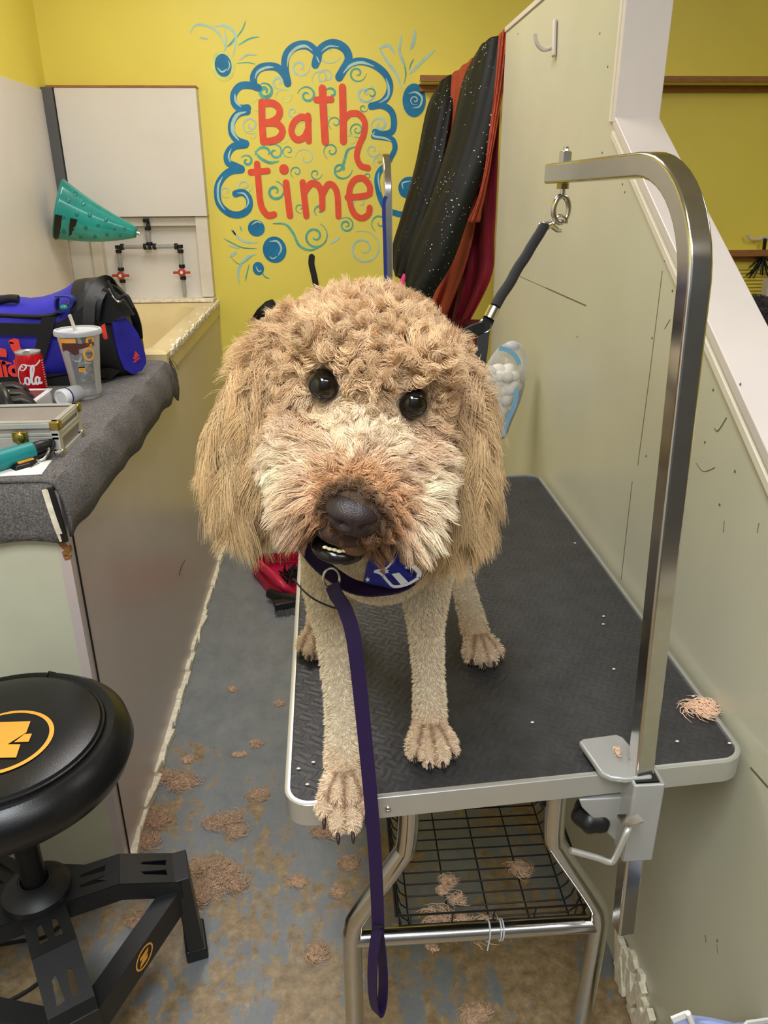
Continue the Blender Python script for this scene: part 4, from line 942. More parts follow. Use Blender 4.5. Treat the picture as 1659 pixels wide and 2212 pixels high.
for u, v in ((838, 1749), (1426, 1700)):
    y = 0.738 + (on_y(u, v, .75)[0] - FL[0]) * (FR[1] - FL[1]) / (FR[0] - FL[0]) - 0.001
    p = on_y(u, v, y); q = MB(); q.ell(p, (.0045, .002, .0045), seg=14, rings=8); q.box((p[0], p[1] - .002, p[2]), (.004, .0006, .0008)); q.build('screw', m_nickel, tb)
# leg frames: splayed chrome tube, with a cross bar
def leg_frame(yt, yb):
    xl_t, xr_t, xl_b, xr_b = 0.088, 0.302, 0.000, 0.398
    zs = (ZTB - .03, 0.60, 0.475, 0.43, 0.0)
    def yy(z): return yt + (yb - yt) * (1 - z / .76)
    def side(xt, xb):
        return cr([(xt, yy(.76), .76), (xt, yy(.68), .68), (xt + (xb - xt) * .04, yy(.60), .605), (xt + (xb - xt) * .16, yy(.57), .575), (xt + (xb - xt) * .84, yy(.46), .462), (xt + (xb - xt) * .97, yy(.42), .428), (xb, yy(.38), .385), (xb, yy(.2), .2), (xb, yy(0), 0.03)], 6)
    for xt, xb in ((xl_t, xl_b), (xr_t, xr_b)):
        l = MB().tube(side(xt, xb), 0.0155, 18).build('leg', m_steel, tb)
        MB().lathe([(0, 0), (.019, 0), (.019, .035), (.0155, .04)], (xb, yy(0), 0), 20).build('rubber_foot', m_black, l)
    MB().tube([(xl_b, yy(.40), .402), (xr_b, yy(.40), .402)], 0.0135, 20).build('cross_bar', m_steel, tb)
    return yy
yf = leg_frame(0.845, 0.875)
leg_frame(1.66, 1.63)
# inner side rails seen behind the front legs
for x in (0.104, 0.322): MB().box((x, 1.25, ZTB - .040), (.022, .86, .018)).build('side_rail', m_steel, tb, smooth=False)
for x, d_ in ((0.108, .012), (0.286, -.010)): MB().tube([(x - .003, .86, .665), (x + .010, .86, .665)], .010, 12).build('pivot_bolt', m_black, tb)
for x in (0.217, 0.235, 0.239):
    c_ = (x, yf(.40), .402); pts = [(c_[0] + 0.002 * math.sin(a), c_[1] + math.cos(a) * .0155, c_[2] + math.sin(a) * .0155) for a in [2 * math.pi * k / 20 for k in range(20)]]
    MB().tube(pts, .0012, 6, closed=True).build('cable_tie', m_frost, tb)
MB().tube([(0.217, yf(.4) - .015, .398), (0.214, yf(.4) - .018, .38)], .0012, 6).build('cable_tie_tail', m_frost, tb)

# wire basket shelf
wk = thing('wire_basket', 'black wire basket slung between the legs under the grooming table', 'basket', (0.26, 1.25, .35))
bx0, bx1, by0, by1, bz, bt = 0.085, 0.385, 0.905, 1.60, 0.345, 0.405
q = MB()
for k in range(29):
    y = by0 + (by1 - by0) * k / 28; q.tube([(bx0 - .012, y, bt), (bx0, y, bz + .012), (bx0 + .012, y, bz), (bx1 - .012, y, bz), (bx1, y, bz + .012), (bx1 + .012, y, bt)], .0016, 6)
q.build('cross_wires', m_black, wk)
q = MB()
for k in range(5):
    x = bx0 + .012 + (bx1 - bx0 - .024) * k / 4; q.tube([(x, by0 - .012, bt), (x, by0, bz + .01), (x, by0 + .01, bz - .002), (x, by1 - .01, bz - .002), (x, by1, bz + .01), (x, by1 + .012, bt)], .0016, 6)
q.build('long_wires', m_black, wk)
q = MB()
for z, g in ((bt, .012), (bt - .03, .006)):
    q.tube([(bx0 - g, by0 - g, z), (bx1 + g, by0 - g, z), (bx1 + g, by1 + g, z), (bx0 - g, by1 + g, z)], .0028 if z == bt else .0018, 8, closed=True)
q.build('rim_wire', m_black, wk)

# ================================================================== grooming arms
def grooming_arm(label, x0, y0, zb, zt, lean, heading, reach, w, rb=0.13, dip=0.0):
    g = thing('grooming_post', label, 'grooming arm', (x0, y0, zb))
    ad = Vector((math.sin(heading), math.cos(heading), 0))       # arm direction, seen from above
    def P(z): return Vector((x0 + lean * (z - ZTB), y0, z))
    top = P(zt - rb); pts = [P(zb), P((zb + zt) / 2), top]
    for k in range(1, 13):
        a = math.pi / 2 * k / 12; pts.append(top + Vector((0, 0, math.sin(a) * rb)) + ad * (rb * (1 - math.cos(a))))
    ad = (ad + Vector((0, 0, -dip))).normalized(); pts.append(pts[-1] + ad * (reach - rb) * .5); pts.append(pts[-1] + ad * (reach - rb) * .5)
    h = w / 2; c_ = h * .82
    prof = [(h, -c_), (h, c_), (c_, h), (-c_, h), (-h, c_), (-h, -c_), (-c_, -h), (c_, -h)]
    sdv = Vector((0, 0, 1)).cross(ad)
    q = MB(); q.sweep(pts, prof, up=sdv); q.build('bent_tube', m_steel, g, bevel=0.001)
    return g, pts, ad
ga, gp, ad = grooming_arm('shiny bent square steel grooming arm clamped to the front of the table', 0.379, 0.762, 0.515, 1.519, -0.040, math.radians(-6), 0.40, 0.0255, .125, .02)
cx_, cy_ = 0.379, 0.762
# clamp: top plate, C body, socket, crank, knob
pl = [on_z(u, v, ZTB + .006) for u, v in [(1249, 1612), (1258, 1606), (1330, 1596), (1345, 1603), (1404, 1672), (1408, 1690), (1350, 1694), (1318, 1690), (1296, 1680)]]
q = MB(); q.add([tuple(p) for p in pl] + [(p[0], p[1], p[2] + .009) for p in pl], [tuple(range(9)), tuple(range(17, 8, -1))] + [(i, i + 9, (i + 1) % 9 + 9, (i + 1) % 9) for i in range(9)])
q.build('clamp_plate', m_castgrey, ga, bevel=.003)
q = MB(); q.prism([(cx_ - .0185, cy_ - .045), (cx_ + .0185, cy_ - .043), (cx_ + .0185, cy_ - .008), (cx_ + .0185, cy_ + .017), (cx_ - .0185, cy_ + .017)], 0.0, 1.0, 'z')
q.v = []; q.f = []
def frame_box(z0_, z1_, x_, y_, w_, hole, q):
    q.box((x_ - w_ / 2 + .002, y_, (z0_ + z1_) / 2), (.005, w_, z1_ - z0_)); q.box((x_ + w_ / 2 - .002, y_, (z0_ + z1_) / 2), (.005, w_, z1_ - z0_))
    q.box((x_, y_ - w_ / 2 + .002, (z0_ + z1_) / 2), (w_, .005, z1_ - z0_)); q.box((x_, y_ + w_ / 2 - .002, (z0_ + z1_) / 2), (w_, .005, z1_ - z0_))
frame_box(.672, ZTB + .012, cx_ + .002, cy_ - .006, .040, .03, q)
q.build('socket', m_castgrey, ga, smooth=False, bevel=.003)
MB().box((cx_ + .001, cy_ - .004, ZTB + .0095), (.031, .031, .004)).build('socket_gasket', m_black, ga, smooth=False)
q = MB(); q.prism([(cx_ - .016, ZTB - .036), (cx_ - .075, ZTB - .036), (cx_ - .070, ZTB - .050), (cx_ - .016, .675)], cy_ + .004, cy_ + .030, 'y'); q.build('lower_jaw', m_castgrey, ga, bevel=.002)
q = MB()
for k in range(1): q.ell((cx_ - .048, cy_ + .022, .708), (.027, .027, .020), seg=24, rings=10, fn=lambda p: Vector((p.x * (1 + .08 * math.cos(6 * math.atan2(p.y, p.x))), p.y * (1 + .08 * math.cos(6 * math.atan2(p.y, p.x))), p.z)))
q.build('clamp_knob', m_black, ga)
MB().tube([(cx_ - .048, cy_ + .022, .725), (cx_ - .048, cy_ + .022, ZTB - .035)], .006, 12).build('clamp_screw', m_steel, ga)
yk = cy_ - .050
MB().tube(cr([on_y(1360, 1783, yk + .025), on_y(1358, 1788, yk), on_y(1346, 1815, yk - .006), on_y(1327, 1856, yk - .006), on_y(1315, 1862, yk - .006), on_y(1290, 1853, yk - .006), on_y(1232, 1837, yk - .004)], 6), .0042, 12).build('crank_handle', m_edge, ga)
q = MB(); q.strap([on_y(1343, 1762, yk + .010), on_y(1350, 1772, yk), on_y(1364, 1775, yk), on_y(1384, 1768, yk + .004)], .012, .004, up=(0, 0, 1)); q.build('crank_collar', m_nickel, ga)
# eye bolt through the arm
ep = gp[-1] - ad * 0.040
MB().lathe([(0, .030), (.004, .030), (.005, .027), (.0085, .026), (.0085, .012), (0, .012)], ep, 6).build('bolt_nut', m_nickel, ga, smooth=False)
MB().tube([ep + Vector((0, 0, .032)), ep - Vector((0, 0, .03))], .0038, 10).build('bolt_shaft', m_steel, ga)
MB().lathe([(0, -.013), (.0085, -.013), (.0085, -.020), (0, -.020)], ep, 6).build('lock_nut', m_brass, ga, smooth=False)
ez = ep - Vector((0, 0, .046))
MB().tube([ez + Vector((math.cos(a) * .0115, 0.004 * math.cos(a), math.sin(a) * .017)) for a in [2 * math.pi * k / 28 for k in range(28)]], .0038, 10, closed=True).build('eye', m_nickel, ga)
# rust specks
for u, v in ((1233, 372), (1198, 378), (1418, 355), (1437, 370), (1440, 374), (1450, 380), (1326, 362), (1444, 366)):
    pass

# far grooming arm at the other end of the table
gb, gp2, ad2 = grooming_arm('distant bent steel grooming arm rising behind the dog at the far end', 0.140, 1.905, 0.60, 1.560, -0.01, math.radians(-1), 0.20, 0.018, .08)
m = MB(); frame_box(.68, ZTB + .02, .140, 1.905, .034, 0, m); m.box((.14, 1.875, ZTB + .008), (.07, .08, .008)); m.box((.14, 1.86, ZTB - .045), (.05, .05, .012)); m.build('clamp', m_castgrey, gb, smooth=False)
yq = 1.89
tag(MB().strap(cr([on_y(834, 424, yq), on_y(829, 445, yq), on_y(831, 520, yq), on_y(833, 600, yq), on_y(836, 660, yq)], 5), .008, .003, up=(0, 1, 0)).build('blue_strap', m_bluestrap), 'dark blue strap hanging against the distant grooming arm', 'strap')
# hair tuft helper: many short curved strands on one object
def tuft(name, label, cat, p, rx, ry, h, n, seed, m_=None, group=None, rad=0.0007, curl=1.0):
    r = random.Random(seed); q = MB(); n = int(n * .8)
    sub = [(r.uniform(-.75, .75), r.uniform(-.75, .75), r.uniform(.25, .6)) for _ in range(6)]
    for k in range(n):
        sx_, sy_, sr_ = sub[k % 6]; a = r.uniform(0, 6.28); d_ = r.random() ** .7; x = p[0] + (sx_ + math.cos(a) * sr_ * d_) * rx; y = p[1] + (sy_ + math.sin(a) * sr_ * d_) * ry; z = p[2] + rad + r.random() * h * (1 - d_ * .8)
        L_ = r.uniform(.4, 1.1) * min(rx, .03) * 1.1; b_ = r.uniform(0, 6.28); pts = []
        for j in range(5):
            t_ = j / 4; bb = b_ + curl * 2.4 * t_; pts.append((x + math.cos(bb) * L_ * t_, y + math.sin(bb) * L_ * t_, z + math.sin(t_ * 3.1) * h * .35 * r.random()))
        q.tube(pts, rad, 4, scale=[1, 1, .9, .7, .3])
    return tag(q.build(name, m_ or m_hairclump, weld=False), label, cat, group)
m_pinkfur = mat('pinkish_clipped_fur', (244, 204, 172), .9, var=.1)
p = on_z(1514, 1535, ZTB); tuft('fur_tuft', 'tan tuft of clipped fur on the table mat by the partition', 'fur tuft', p, .020, .013, .012, 260, 5, m_pinkfur)
p = on_z(1332, 1627, ZTB + .016); tuft('fur_tuft', 'small pinkish fur tuft on the grey clamp plate', 'fur tuft', p, .004, .009, .008, 60, 6, m_pinkfur)
crumbs = [(1304, 1331), (1303, 1348), (1326, 1445), (1242, 1173), (1463, 1601), (1498, 1504), (1576, 1605), (715, 1587), (645, 1660), (664, 1694), (677, 1646), (1150, 1560)]
for i, (u, v) in enumerate(crumbs):
    p = on_z(u, v, ZTB + .001); tag(MB().ell(p, (.0028, .0018, .0012), seg=8, rings=6).build('crumb', m_cream), 'tiny pale crumb or fluff scrap lying on the black rubber table mat', 'crumb', 'scraps on the table mat')
# ================================================================== the dog
rng = np.random.default_rng(7)
dog = thing('curly_dog', 'apricot curly coated dog with long fluffy ears standing on the grooming table', 'dog', (0.05, 0.95, ZTB))
HC = Vector((0.028, 0.755, 1.305)); roll = math.radians(10)
Fv = Vector((0.0, -1, -0.10)).normalized(); Sv = Vector((math.cos(roll), 0, -math.sin(roll))); Sv = (Sv - Fv * Sv.dot(Fv)).normalized(); Uv = Fv.cross(Sv) * -1
if Uv.z < 0: Uv = -Uv
def H_(s, f, u): return HC + Sv * s + Fv * f + Uv * u
HR = Matrix((Sv, Fv, Uv)).transposed()        # local head axes to world
def remeshed(parts, voxel, name, m_, parent, smooth=6):
    me = bpy.data.meshes.new(name); me.from_pydata(parts.v, [], parts.f)
    o = bpy.data.objects.new(name, me); col.objects.link(o)
    md = o.modifiers.new('r', 'REMESH'); md.mode = 'VOXEL'; md.voxel_size = voxel
    if smooth: sm_ = o.modifiers.new('s', 'SMOOTH'); sm_.factor = 0.5; sm_.iterations = smooth
    dg = bpy.context.evaluated_depsgraph_get(); dg.update()
    me2 = bpy.data.meshes.new_from_object(o.evaluated_get(dg)); me2.name = name
    o.modifiers.clear(); o.data = me2; bpy.data.meshes.remove(me)
    me2.materials.clear(); me2.materials.append(m_)
    me2.polygons.foreach_set('use_smooth', [True] * len(me2.polygons))
    if parent is not None: o.parent = parent; o.matrix_parent_inverse = parent.matrix_world.inverted()
    return o
def limb(q, pts):
    """tapered limb through (point, radius) pairs, with spheres on the joints"""
    for (a, ra), (b_, rb) in zip(pts, pts[1:]):
        a = Vector(a); b_ = Vector(b_); N = 6
        q.tube([a.lerp(b_, i / N) for i in range(N + 1)], 1.0, 16, scale=[ra + (rb - ra) * i / N for i in range(N + 1)])
    for a, ra in pts: q.ell(a, (ra, ra, ra), seg=16, rings=10)
B_ = MB()
# trunk
B_.ell((.052, .905, 1.135), (.083, .105, .118)); B_.ell((.06, .98, 1.16), (.080, .13, .105)); B_.ell((.07, 1.10, 1.165), (.076, .14, .088)); B_.ell((.082, 1.24, 1.165), (.082, .09, .095))
B_.ell((.050, .865, 1.10), (.075, .075, .085))
limb(B_, [((.05, .92, 1.20), .075), ((.035, .82, 1.27), .068), (tuple(H_(0, -.03, 0)), .07)])
# fore legs: shoulder, elbow, wrist, pastern
limb(B_, [((-.005, .89, 1.10), .045), ((-.015, .895, 1.01), .034), ((-.010, .875, .95), .0235), ((-.006, .835, .885), .0195), ((-.004, .80, .845), .021), ((-.005, .775, .815), .023)])
limb(B_, [((.105, .895, 1.10), .045), ((.112, .90, 1.01), .033), ((.112, .89, .95), .0225), ((.115, .875, .885), .0195), ((.116, .865, .85), .021), ((.115, .853, .815), .022)])
# hind legs: hip, knee, hock, pastern
limb(B_, [((.13, 1.22, 1.13), .055), ((.175, 1.13, 1.02), .036), ((.195, 1.185, .915), .0205), ((.208, 1.125, .865), .0185), ((.218, 1.075, .822), .021)])
limb(B_, [((.04, 1.24, 1.13), .055), ((-.005, 1.17, 1.02), .036), ((-.02, 1.22, .915), .0205), ((-.032, 1.16, .865), .0185), ((-.040, 1.11, .822), .021)])
limb(B_, [((.085, 1.31, 1.20), .022), ((.09, 1.38, 1.18), .02), ((.095, 1.43, 1.12), .022)])
PAWS = []; TOES = []
def paw(c, yaw, w=.030, ln=.040, droop=0.0, toes=1.0):
    c = Vector(c); R = Matrix.Rotation(yaw, 4, 'Z'); B_.ell(c, (w * .85, ln * .7, .019), R)
    for k, (s_, f_) in enumerate(((-.86, .50), (-.30, .95), (.30, .95), (.86, .50))):
        t_ = c + R @ Vector((s_ * w, -f_ * ln * .85, -.004 - droop * f_)); B_.ell(t_, (.0092 * toes, .0165, .0130 * toes), R @ Matrix.Rotation(.25 + droop * 12, 4, 'X'), 12, 8)
        B_.ell(c + R @ Vector((s_ * w * .8, -f_ * ln * .35, .004)), (.0085, .018, .011), R, 12, 8)
        TOES.append((np.array(t_), np.array(c + R @ Vector((s_ * w * .8, -f_ * ln * .35, .004)))))
        PAWS.append((t_ + R @ Vector((0, -.017, -.004 - droop * .3)), R, droop))
paw((-.004, .752, .812), 0.0, droop=.022); paw((.114, .838, .811), 0.05); paw((.222, 1.055, .811), .15, .028, .036); paw((-.043, 1.095, .811), -.1, .028, .036)
# head
B_.ell(H_(0, 0, .004), (.080, .086, .080), HR); B_.ell(H_(0, -.03, .022), (.078, .07, .066), HR); B_.ell(H_(0, .045, .036), (.062, .038, .034), HR)
limb(B_, [(H_(0, .03, -.03), .060), (H_(0, .10, -.038), .043), (H_(0, .142, -.044), .032)])
for s_ in (-1, 1):
    B_.ell(H_(s_ * .048, .048, -.050), (.040, .050, .040), HR); B_.ell(H_(s_ * .034, .105, -.058), (.033, .040, .028), HR)
    B_.ell(H_(s_ * .038, .048, .060), (.028, .028, .016), HR)
B_.ell(H_(0, .105, -.090), (.026, .045, .020), HR); B_.ell(H_(0, .05, -.085), (.045, .05, .03), HR)
# ear flaps hang from the sides of the skull and join it at the top
for s_ in (-1, 1):
    limb(B_, [(H_(s_ * .066, -.035, .030), .030), (H_(s_ * .092, -.040, .005), .026), (H_(s_ * .106, -.038, -.05), .026), (H_(s_ * .111, -.034, -.110), .023)])
    B_.ell(H_(s_ * .108, -.040, -.070), (.024, .044, .074), HR)
t = NT('dog_skin')
ca = t.n('ShaderNodeVertexColor'); ca.layer_name = 'coat'
t.l(t.mix(0.5, ca.outputs[0], t.ramp(t.noise(180, 3), [(0.3, (130, 130, 130)), (0.7, (200, 200, 200))]), 'MULTIPLY'), t.b.inputs['Base Color'])
t.b.inputs['Roughness'].default_value = 0.9; t.bump(t.noise(350, 3), 0.8, 0.003); m_skin = t.m
body = remeshed(B_, 0.0036, 'body', m_skin, dog, 3)

# ---- where the features sit
EYES = [H_(-.0450, .0705, .031), H_(.0375, .0720, .027)]
NOSE = H_(-.008, .163, -.048); MOUTH = H_(-.010, .132, -.094)
TB = lambda c: np.array(lin(c)[:3])
C_TAN, C_CREAM, C_RUST, C_EAR, C_BODY, C_PAW, C_DARK, C_DRUST = TB((230, 196, 154)), TB((252, 228, 196)), TB((204, 146, 92)), TB((216, 184, 136)), TB((250, 230, 200)), TB((248, 218, 184)), TB((74, 54, 42)), TB((140, 92, 58))
def sstep(x, a, b): u = np.clip((x - a) / (b - a), 0, 1); return u * u * (3 - 2 * u)
def coat_field(p):
    """per point: local head coordinates, colour, length and comb direction"""
    L = (p - np.array(HC)) @ np.array([Sv, Fv, Uv]).T
    s, f, u = L[:, 0], L[:, 1], L[:, 2]
    y, z, x = p[:, 1], p[:, 2], p[:, 0]
    head = sstep(np.linalg.norm((L - [0, .02, -.02]) / [.16, .18, .15], axis=1), 1.15, 0.95)
    neckcut = (y > .86) ; head = head * (1 - sstep(y, .84, .88))
    head = np.where(z < 1.13, head * ((np.abs(s) > .075) | (f > .05)), head)
    ear = head * sstep(np.abs(s), .078, .092) * sstep(u, .045, -.015) * sstep(f, .022, .006)
    dn = np.linalg.norm(L - [-.008, .163, -.048], axis=1); dm = np.linalg.norm((L - [-.008, .12, -.092]) / [1.2, 1.2, 1], axis=1)
    de = np.minimum(np.linalg.norm(p - np.array(EYES[0]), axis=1), np.linalg.norm(p - np.array(EYES[1]), axis=1))
    muz = sstep(f, .04, .075) * sstep(u, .045, .005) * head * (1 - ear)
    c = np.tile(C_BODY, (len(p), 1))
    def mixc(w, cc): nonlocal c; c = c * (1 - w[:, None]) + cc * w[:, None]
    mixc(head, C_TAN); mixc(muz * .95, C_CREAM); mixc(ear, C_EAR)
    # tear stains under and beside the eyes
    tear = np.exp(-(((np.abs(s) - .047) / .022) ** 2 + ((u + .012) / .017) ** 2)) * (f > .02) * head * .55; mixc(tear, C_RUST * .8)
    rust = sstep(dn, .066, .030) * head; mixc(rust * .85, C_RUST); mixc(sstep(dn, .036, .024) * head * .9, C_DARK)
    lips = sstep(dm, .058, .03) * head * (u < -.05); mixc(lips * .9, C_DRUST)
    mixc(sstep(de, .020, .013), C_DARK * 1.3)
    paw_ = sstep(z, ZTB + .075, ZTB + .035) * (y < 1.3); mixc(paw_, C_PAW)
    td = np.sort(np.stack([np.minimum(np.linalg.norm(p - a_, axis=1), np.linalg.norm(p - b2_, axis=1)) for a_, b2_ in TOES]), axis=0)
    gap = np.exp(-((td[1] - td[0]) / .0030) ** 2) * (td[0] < .022) * (paw_ > .2); mixc(gap * .75, C_RUST * .45)  # reddish stain plus painted crease shade between the toes
    ln = 0.0052 + 0 * x
    ln = ln * (1 - head) + head * .0235; ln = ln * (1 - ear) + ear * .054
    ln = np.where(muz > .3, .022 + .010 * sstep(np.abs(s), .02, .05), ln)
    side = sstep(np.abs(s), .055, .075) * sstep(f, -.005, .015) * sstep(u, .05, .02) * (1 - ear) * head; ln = ln * (1 - .35 * side)
    ln = ln * (1 - sstep(dn, .055, .03) * .55 * head)
    ln = ln * (1 - sstep(de, .040, .014) * .84)
    brow = np.exp(-(((np.abs(s) - .045) / .025) ** 2 + ((u - .048) / .014) ** 2)) * head; ln = ln * (1 + .15 * brow)
    ln = np.where(paw_ > .3, .0055, ln)
    d = np.zeros_like(p)
    d[:, 2] -= .55 * (1 - head) + 1.7 * ear
    d += np.array(Sv) * (np.sign(s) * ear * .22)[:, None]
    out = L - [-.008, .155, -.048]; out = out / (np.linalg.norm(out, axis=1)[:, None] + 1e-6)
    outw = out @ np.array([Sv, Fv, Uv])
    d += outw * (muz * 1.0)[:, None]; d[:, 2] -= muz * (.55 + .5 * (u < -.04))
    eo = p - np.where((s < 0)[:, None], np.array(EYES[0]), np.array(EYES[1])); eo /= np.linalg.norm(eo, axis=1)[:, None] + 1e-6
    d += eo * (sstep(de, .05, .015) * 1.8)[:, None]
    d += np.array(Uv) * (.35 * sstep(u, .02, .08) * head)[:, None]
    kill = (de < .0152) | (dn < .0235) | ((dm < .024) & (f > .11) & (u < -.062)) 
    # mouth opening
    kill |= (f > .10) & (np.abs(s + .010) < .028) & (u < -.070) & (u > -.112)
    curl = head * (1 - ear * .55) * (1 - muz * .85)
    return dict(c=c, ln=ln, d=d, kill=kill, head=head, ear=ear, curl=curl, muz=muz, paw=paw_)

def mesh_arrays(me):
    me.calc_loop_triangles(); n = len(me.vertices)
    co = np.empty(n * 3, np.float32); me.vertices.foreach_get('co', co); co = co.reshape(-1, 3).astype(float)
    no = np.empty(n * 3, np.float32); me.vertices.foreach_get('normal', no); no = no.reshape(-1, 3).astype(float)
    tr = np.empty(len(me.loop_triangles) * 3, np.int32); me.loop_triangles.foreach_get('vertices', tr); return co, no, tr.reshape(-1, 3)
co, no, tri = mesh_arrays(body.data)
f0 = coat_field(co)
vc = body.data.color_attributes.new('coat', 'FLOAT_COLOR', 'POINT')
vc.data.foreach_set('color', np.concatenate([f0['c'] * .8, np.ones((len(co), 1))], 1).astype(np.float32).ravel())
t = NT('dog_fur')
ca = t.n('ShaderNodeAttribute', _attribute_name='fur_colour'); t.l(ca.outputs['Color'], t.b.inputs['Base Color'])
t.b.inputs['Roughness'].default_value = 0.62; t.b.inputs['Specular IOR Level'].default_value = 0.3; m_fur = t.m

def make_fur(name, co, no, tri, weight_fn, N, parent, field, nclump, seed, rad, lock=0.6, curl_amp=.0045, label=None):
    g = np.random.default_rng(seed)
    a, b_, c_ = co[tri[:, 0]], co[tri[:, 1]], co[tri[:, 2]]
    ar = np.linalg.norm(np.cross(b_ - a, c_ - a), axis=1) / 2
    w = ar * weight_fn((a + b_ + c_) / 3); w /= w.sum()
    def sample(n):
        ti = g.choice(len(tri), n, p=w); r1 = np.sqrt(g.random(n)); r2 = g.random(n)
        k = np.stack([1 - r1, r1 * (1 - r2), r1 * r2], 1)[:, :, None]
        P = (k * np.stack([a[ti], b_[ti], c_[ti]], 1)).sum(1)
        Nn = (k * no[tri[ti]]).sum(1); Nn /= np.linalg.norm(Nn, axis=1)[:, None] + 1e-9
        return P, Nn
    P, Nn = sample(N); fd = field(P); keep = ~fd['kill']; P, Nn = P[keep], Nn[keep]; fd = {k: v[keep] for k, v in fd.items()}; N = len(P)
    CP, CN = sample(nclump); cf = field(CP)
    kd = KDTree(nclump)
    for i, q in enumerate(CP): kd.insert(q, i)
    kd.balance(); ci = np.array([kd.find(q)[1] for q in P])
    # clump directions
    def dirs(nn, dd, gg, spread):
        v = nn * 0.9 + dd + gg.normal(0, spread, nn.shape); v /= np.linalg.norm(v, axis=1)[:, None] + 1e-9
        s_ = (v * nn).sum(1); v += nn * np.maximum(0, .12 - s_)[:, None]; return v / (np.linalg.norm(v, axis=1)[:, None] + 1e-9)
    CD = dirs(CN, cf['d'], g, .34 + 0 * .1)
    D = dirs(Nn, fd['d'], g, .16); lk = lock
    D = D * (1 - lk) + CD[ci] * lk; D /= np.linalg.norm(D, axis=1)[:, None]
    ln = fd['ln'] * g.uniform(.72, 1.08, N) * g.uniform(.8, 1.15, nclump)[ci]
    M_ = 9; T = np.linspace(0, 1, M_)
    ref = np.array([.3, .5, .81]); e1 = np.cross(CD, ref); e1 /= np.linalg.norm(e1, axis=1)[:, None]; e2 = np.cross(CD, e1)
    ph = g.uniform(0, 6.28, nclump); tw = g.uniform(4.0, 8.0, nclump) * g.choice([-1, 1], nclump)
    E1, E2, PH, TW = e1[ci], e2[ci], ph[ci] + g.normal(0, .35, N), tw[ci]
    amp = (fd['curl'] * curl_amp + fd['ear'] * .0040 + fd['muz'] * .0012) * g.uniform(.6, 1.25, N)
    toC = CP[ci] - P; toC -= D * (toC * D).sum(1)[:, None]
    grav = np.array([0, 0, -1.0])
    X = np.empty((N, M_, 3))
    gl = fd['ear'] * .55 + fd['muz'] * .18 + fd['head'] * .05
    for j, t_ in enumerate(T):
        X[:, j] = P + D * (ln * t_)[:, None] + toC * (.55 * t_ ** 1.3) + grav * (ln * gl * t_ * t_)[:, None] \
            + E1 * (amp * (np.cos(PH + TW * t_) - np.cos(PH)) * min(1, t_ * 1.6))[:, None] + E2 * (amp * (np.sin(PH + TW * t_) - np.sin(PH)) * min(1, t_ * 1.6))[:, None]
    ok = np.ones(N, bool)
    for e_, er_ in zip(EYES, (.0158, .0148)):
        ec_ = np.array(e_ + Fv * .006); ok &= np.linalg.norm(X - ec_, axis=2).min(1) > er_
    for off_ in (.008, .014): ok &= np.linalg.norm((X - np.array(NOSE + Fv * off_)), axis=2).min(1) > .0165
    X = X[ok]; ci = ci[ok]; fd = {k: v[ok] for k, v in fd.items()}; N = len(X)
    hc = bpy.data.hair_curves.new(name); hc.add_curves([M_] * N)
    hc.attributes['position'].data.foreach_set('vector', X.astype(np.float32).ravel())
    ra = hc.attributes.get('radius') or hc.attributes.new('radius', 'FLOAT', 'POINT')
    rr_ = rad * np.array([1, 1, .97, .92, .85, .75, .62, .45, .22]); R_ = np.outer(g.uniform(.75, 1.2, N), rr_)
    ra.data.foreach_set('value', R_.astype(np.float32).ravel())
    tone = g.normal(1, .08, N) * g.normal(1, .09, nclump)[ci]
    cc = np.clip(fd['c'] * tone[:, None], 0, .95); at = hc.attributes.new('fur_colour', 'FLOAT_COLOR', 'CURVE')
    at.data.foreach_set('color', np.concatenate([cc, np.ones((N, 1))], 1).astype(np.float32).ravel())
    o = bpy.data.objects.new(name, hc); col.objects.link(o); hc.materials.append(m_fur); o.parent = parent; o.matrix_parent_inverse = parent.matrix_world.inverted()
    if label: o['label'] = label
    return o
W_head = lambda q: coat_field(q)['head'] * (1 - coat_field(q)['ear']) + 1e-6
make_fur('curly_head_fur', co, no, tri, lambda q: (lambda F_: F_['head'] * (1 - F_['ear']))(coat_field(q)), 105000, dog, coat_field, 2300, 1, .00028, .66, .0040, 'apricot curls on the crown, cream around the muzzle')
make_fur('ear_fur', co, no, tri, lambda q: coat_field(q)['ear'], 60000, dog, coat_field, 700, 2, .00028, .5, .0045, 'long soft tan hair on the hanging ears')
make_fur('clipped_body_fur', co, no, tri, lambda q: (1 - coat_field(q)['head']) * (1 + 1.5 * (q[:, 1] < 1.0)), 130000, dog, coat_field, 16000, 3, .00026, .3, .003, 'short clipped cream fur on body and legs')
# eyes
for e in EYES:
    MB().ell(e - Fv * .001, (.0140, .0140, .0140), seg=28, rings=18).build('eye', m_eye, dog)
    m = MB(); m.tube([e + Fv * .0095 + Sv * math.cos(a) * .0118 + Uv * math.sin(a) * .0098 - Fv * .004 * abs(math.cos(a)) for a in [2 * math.pi * k / 28 for k in range(28)]], .0015, 8, closed=True); m.build('eyelid', m_lip, dog)
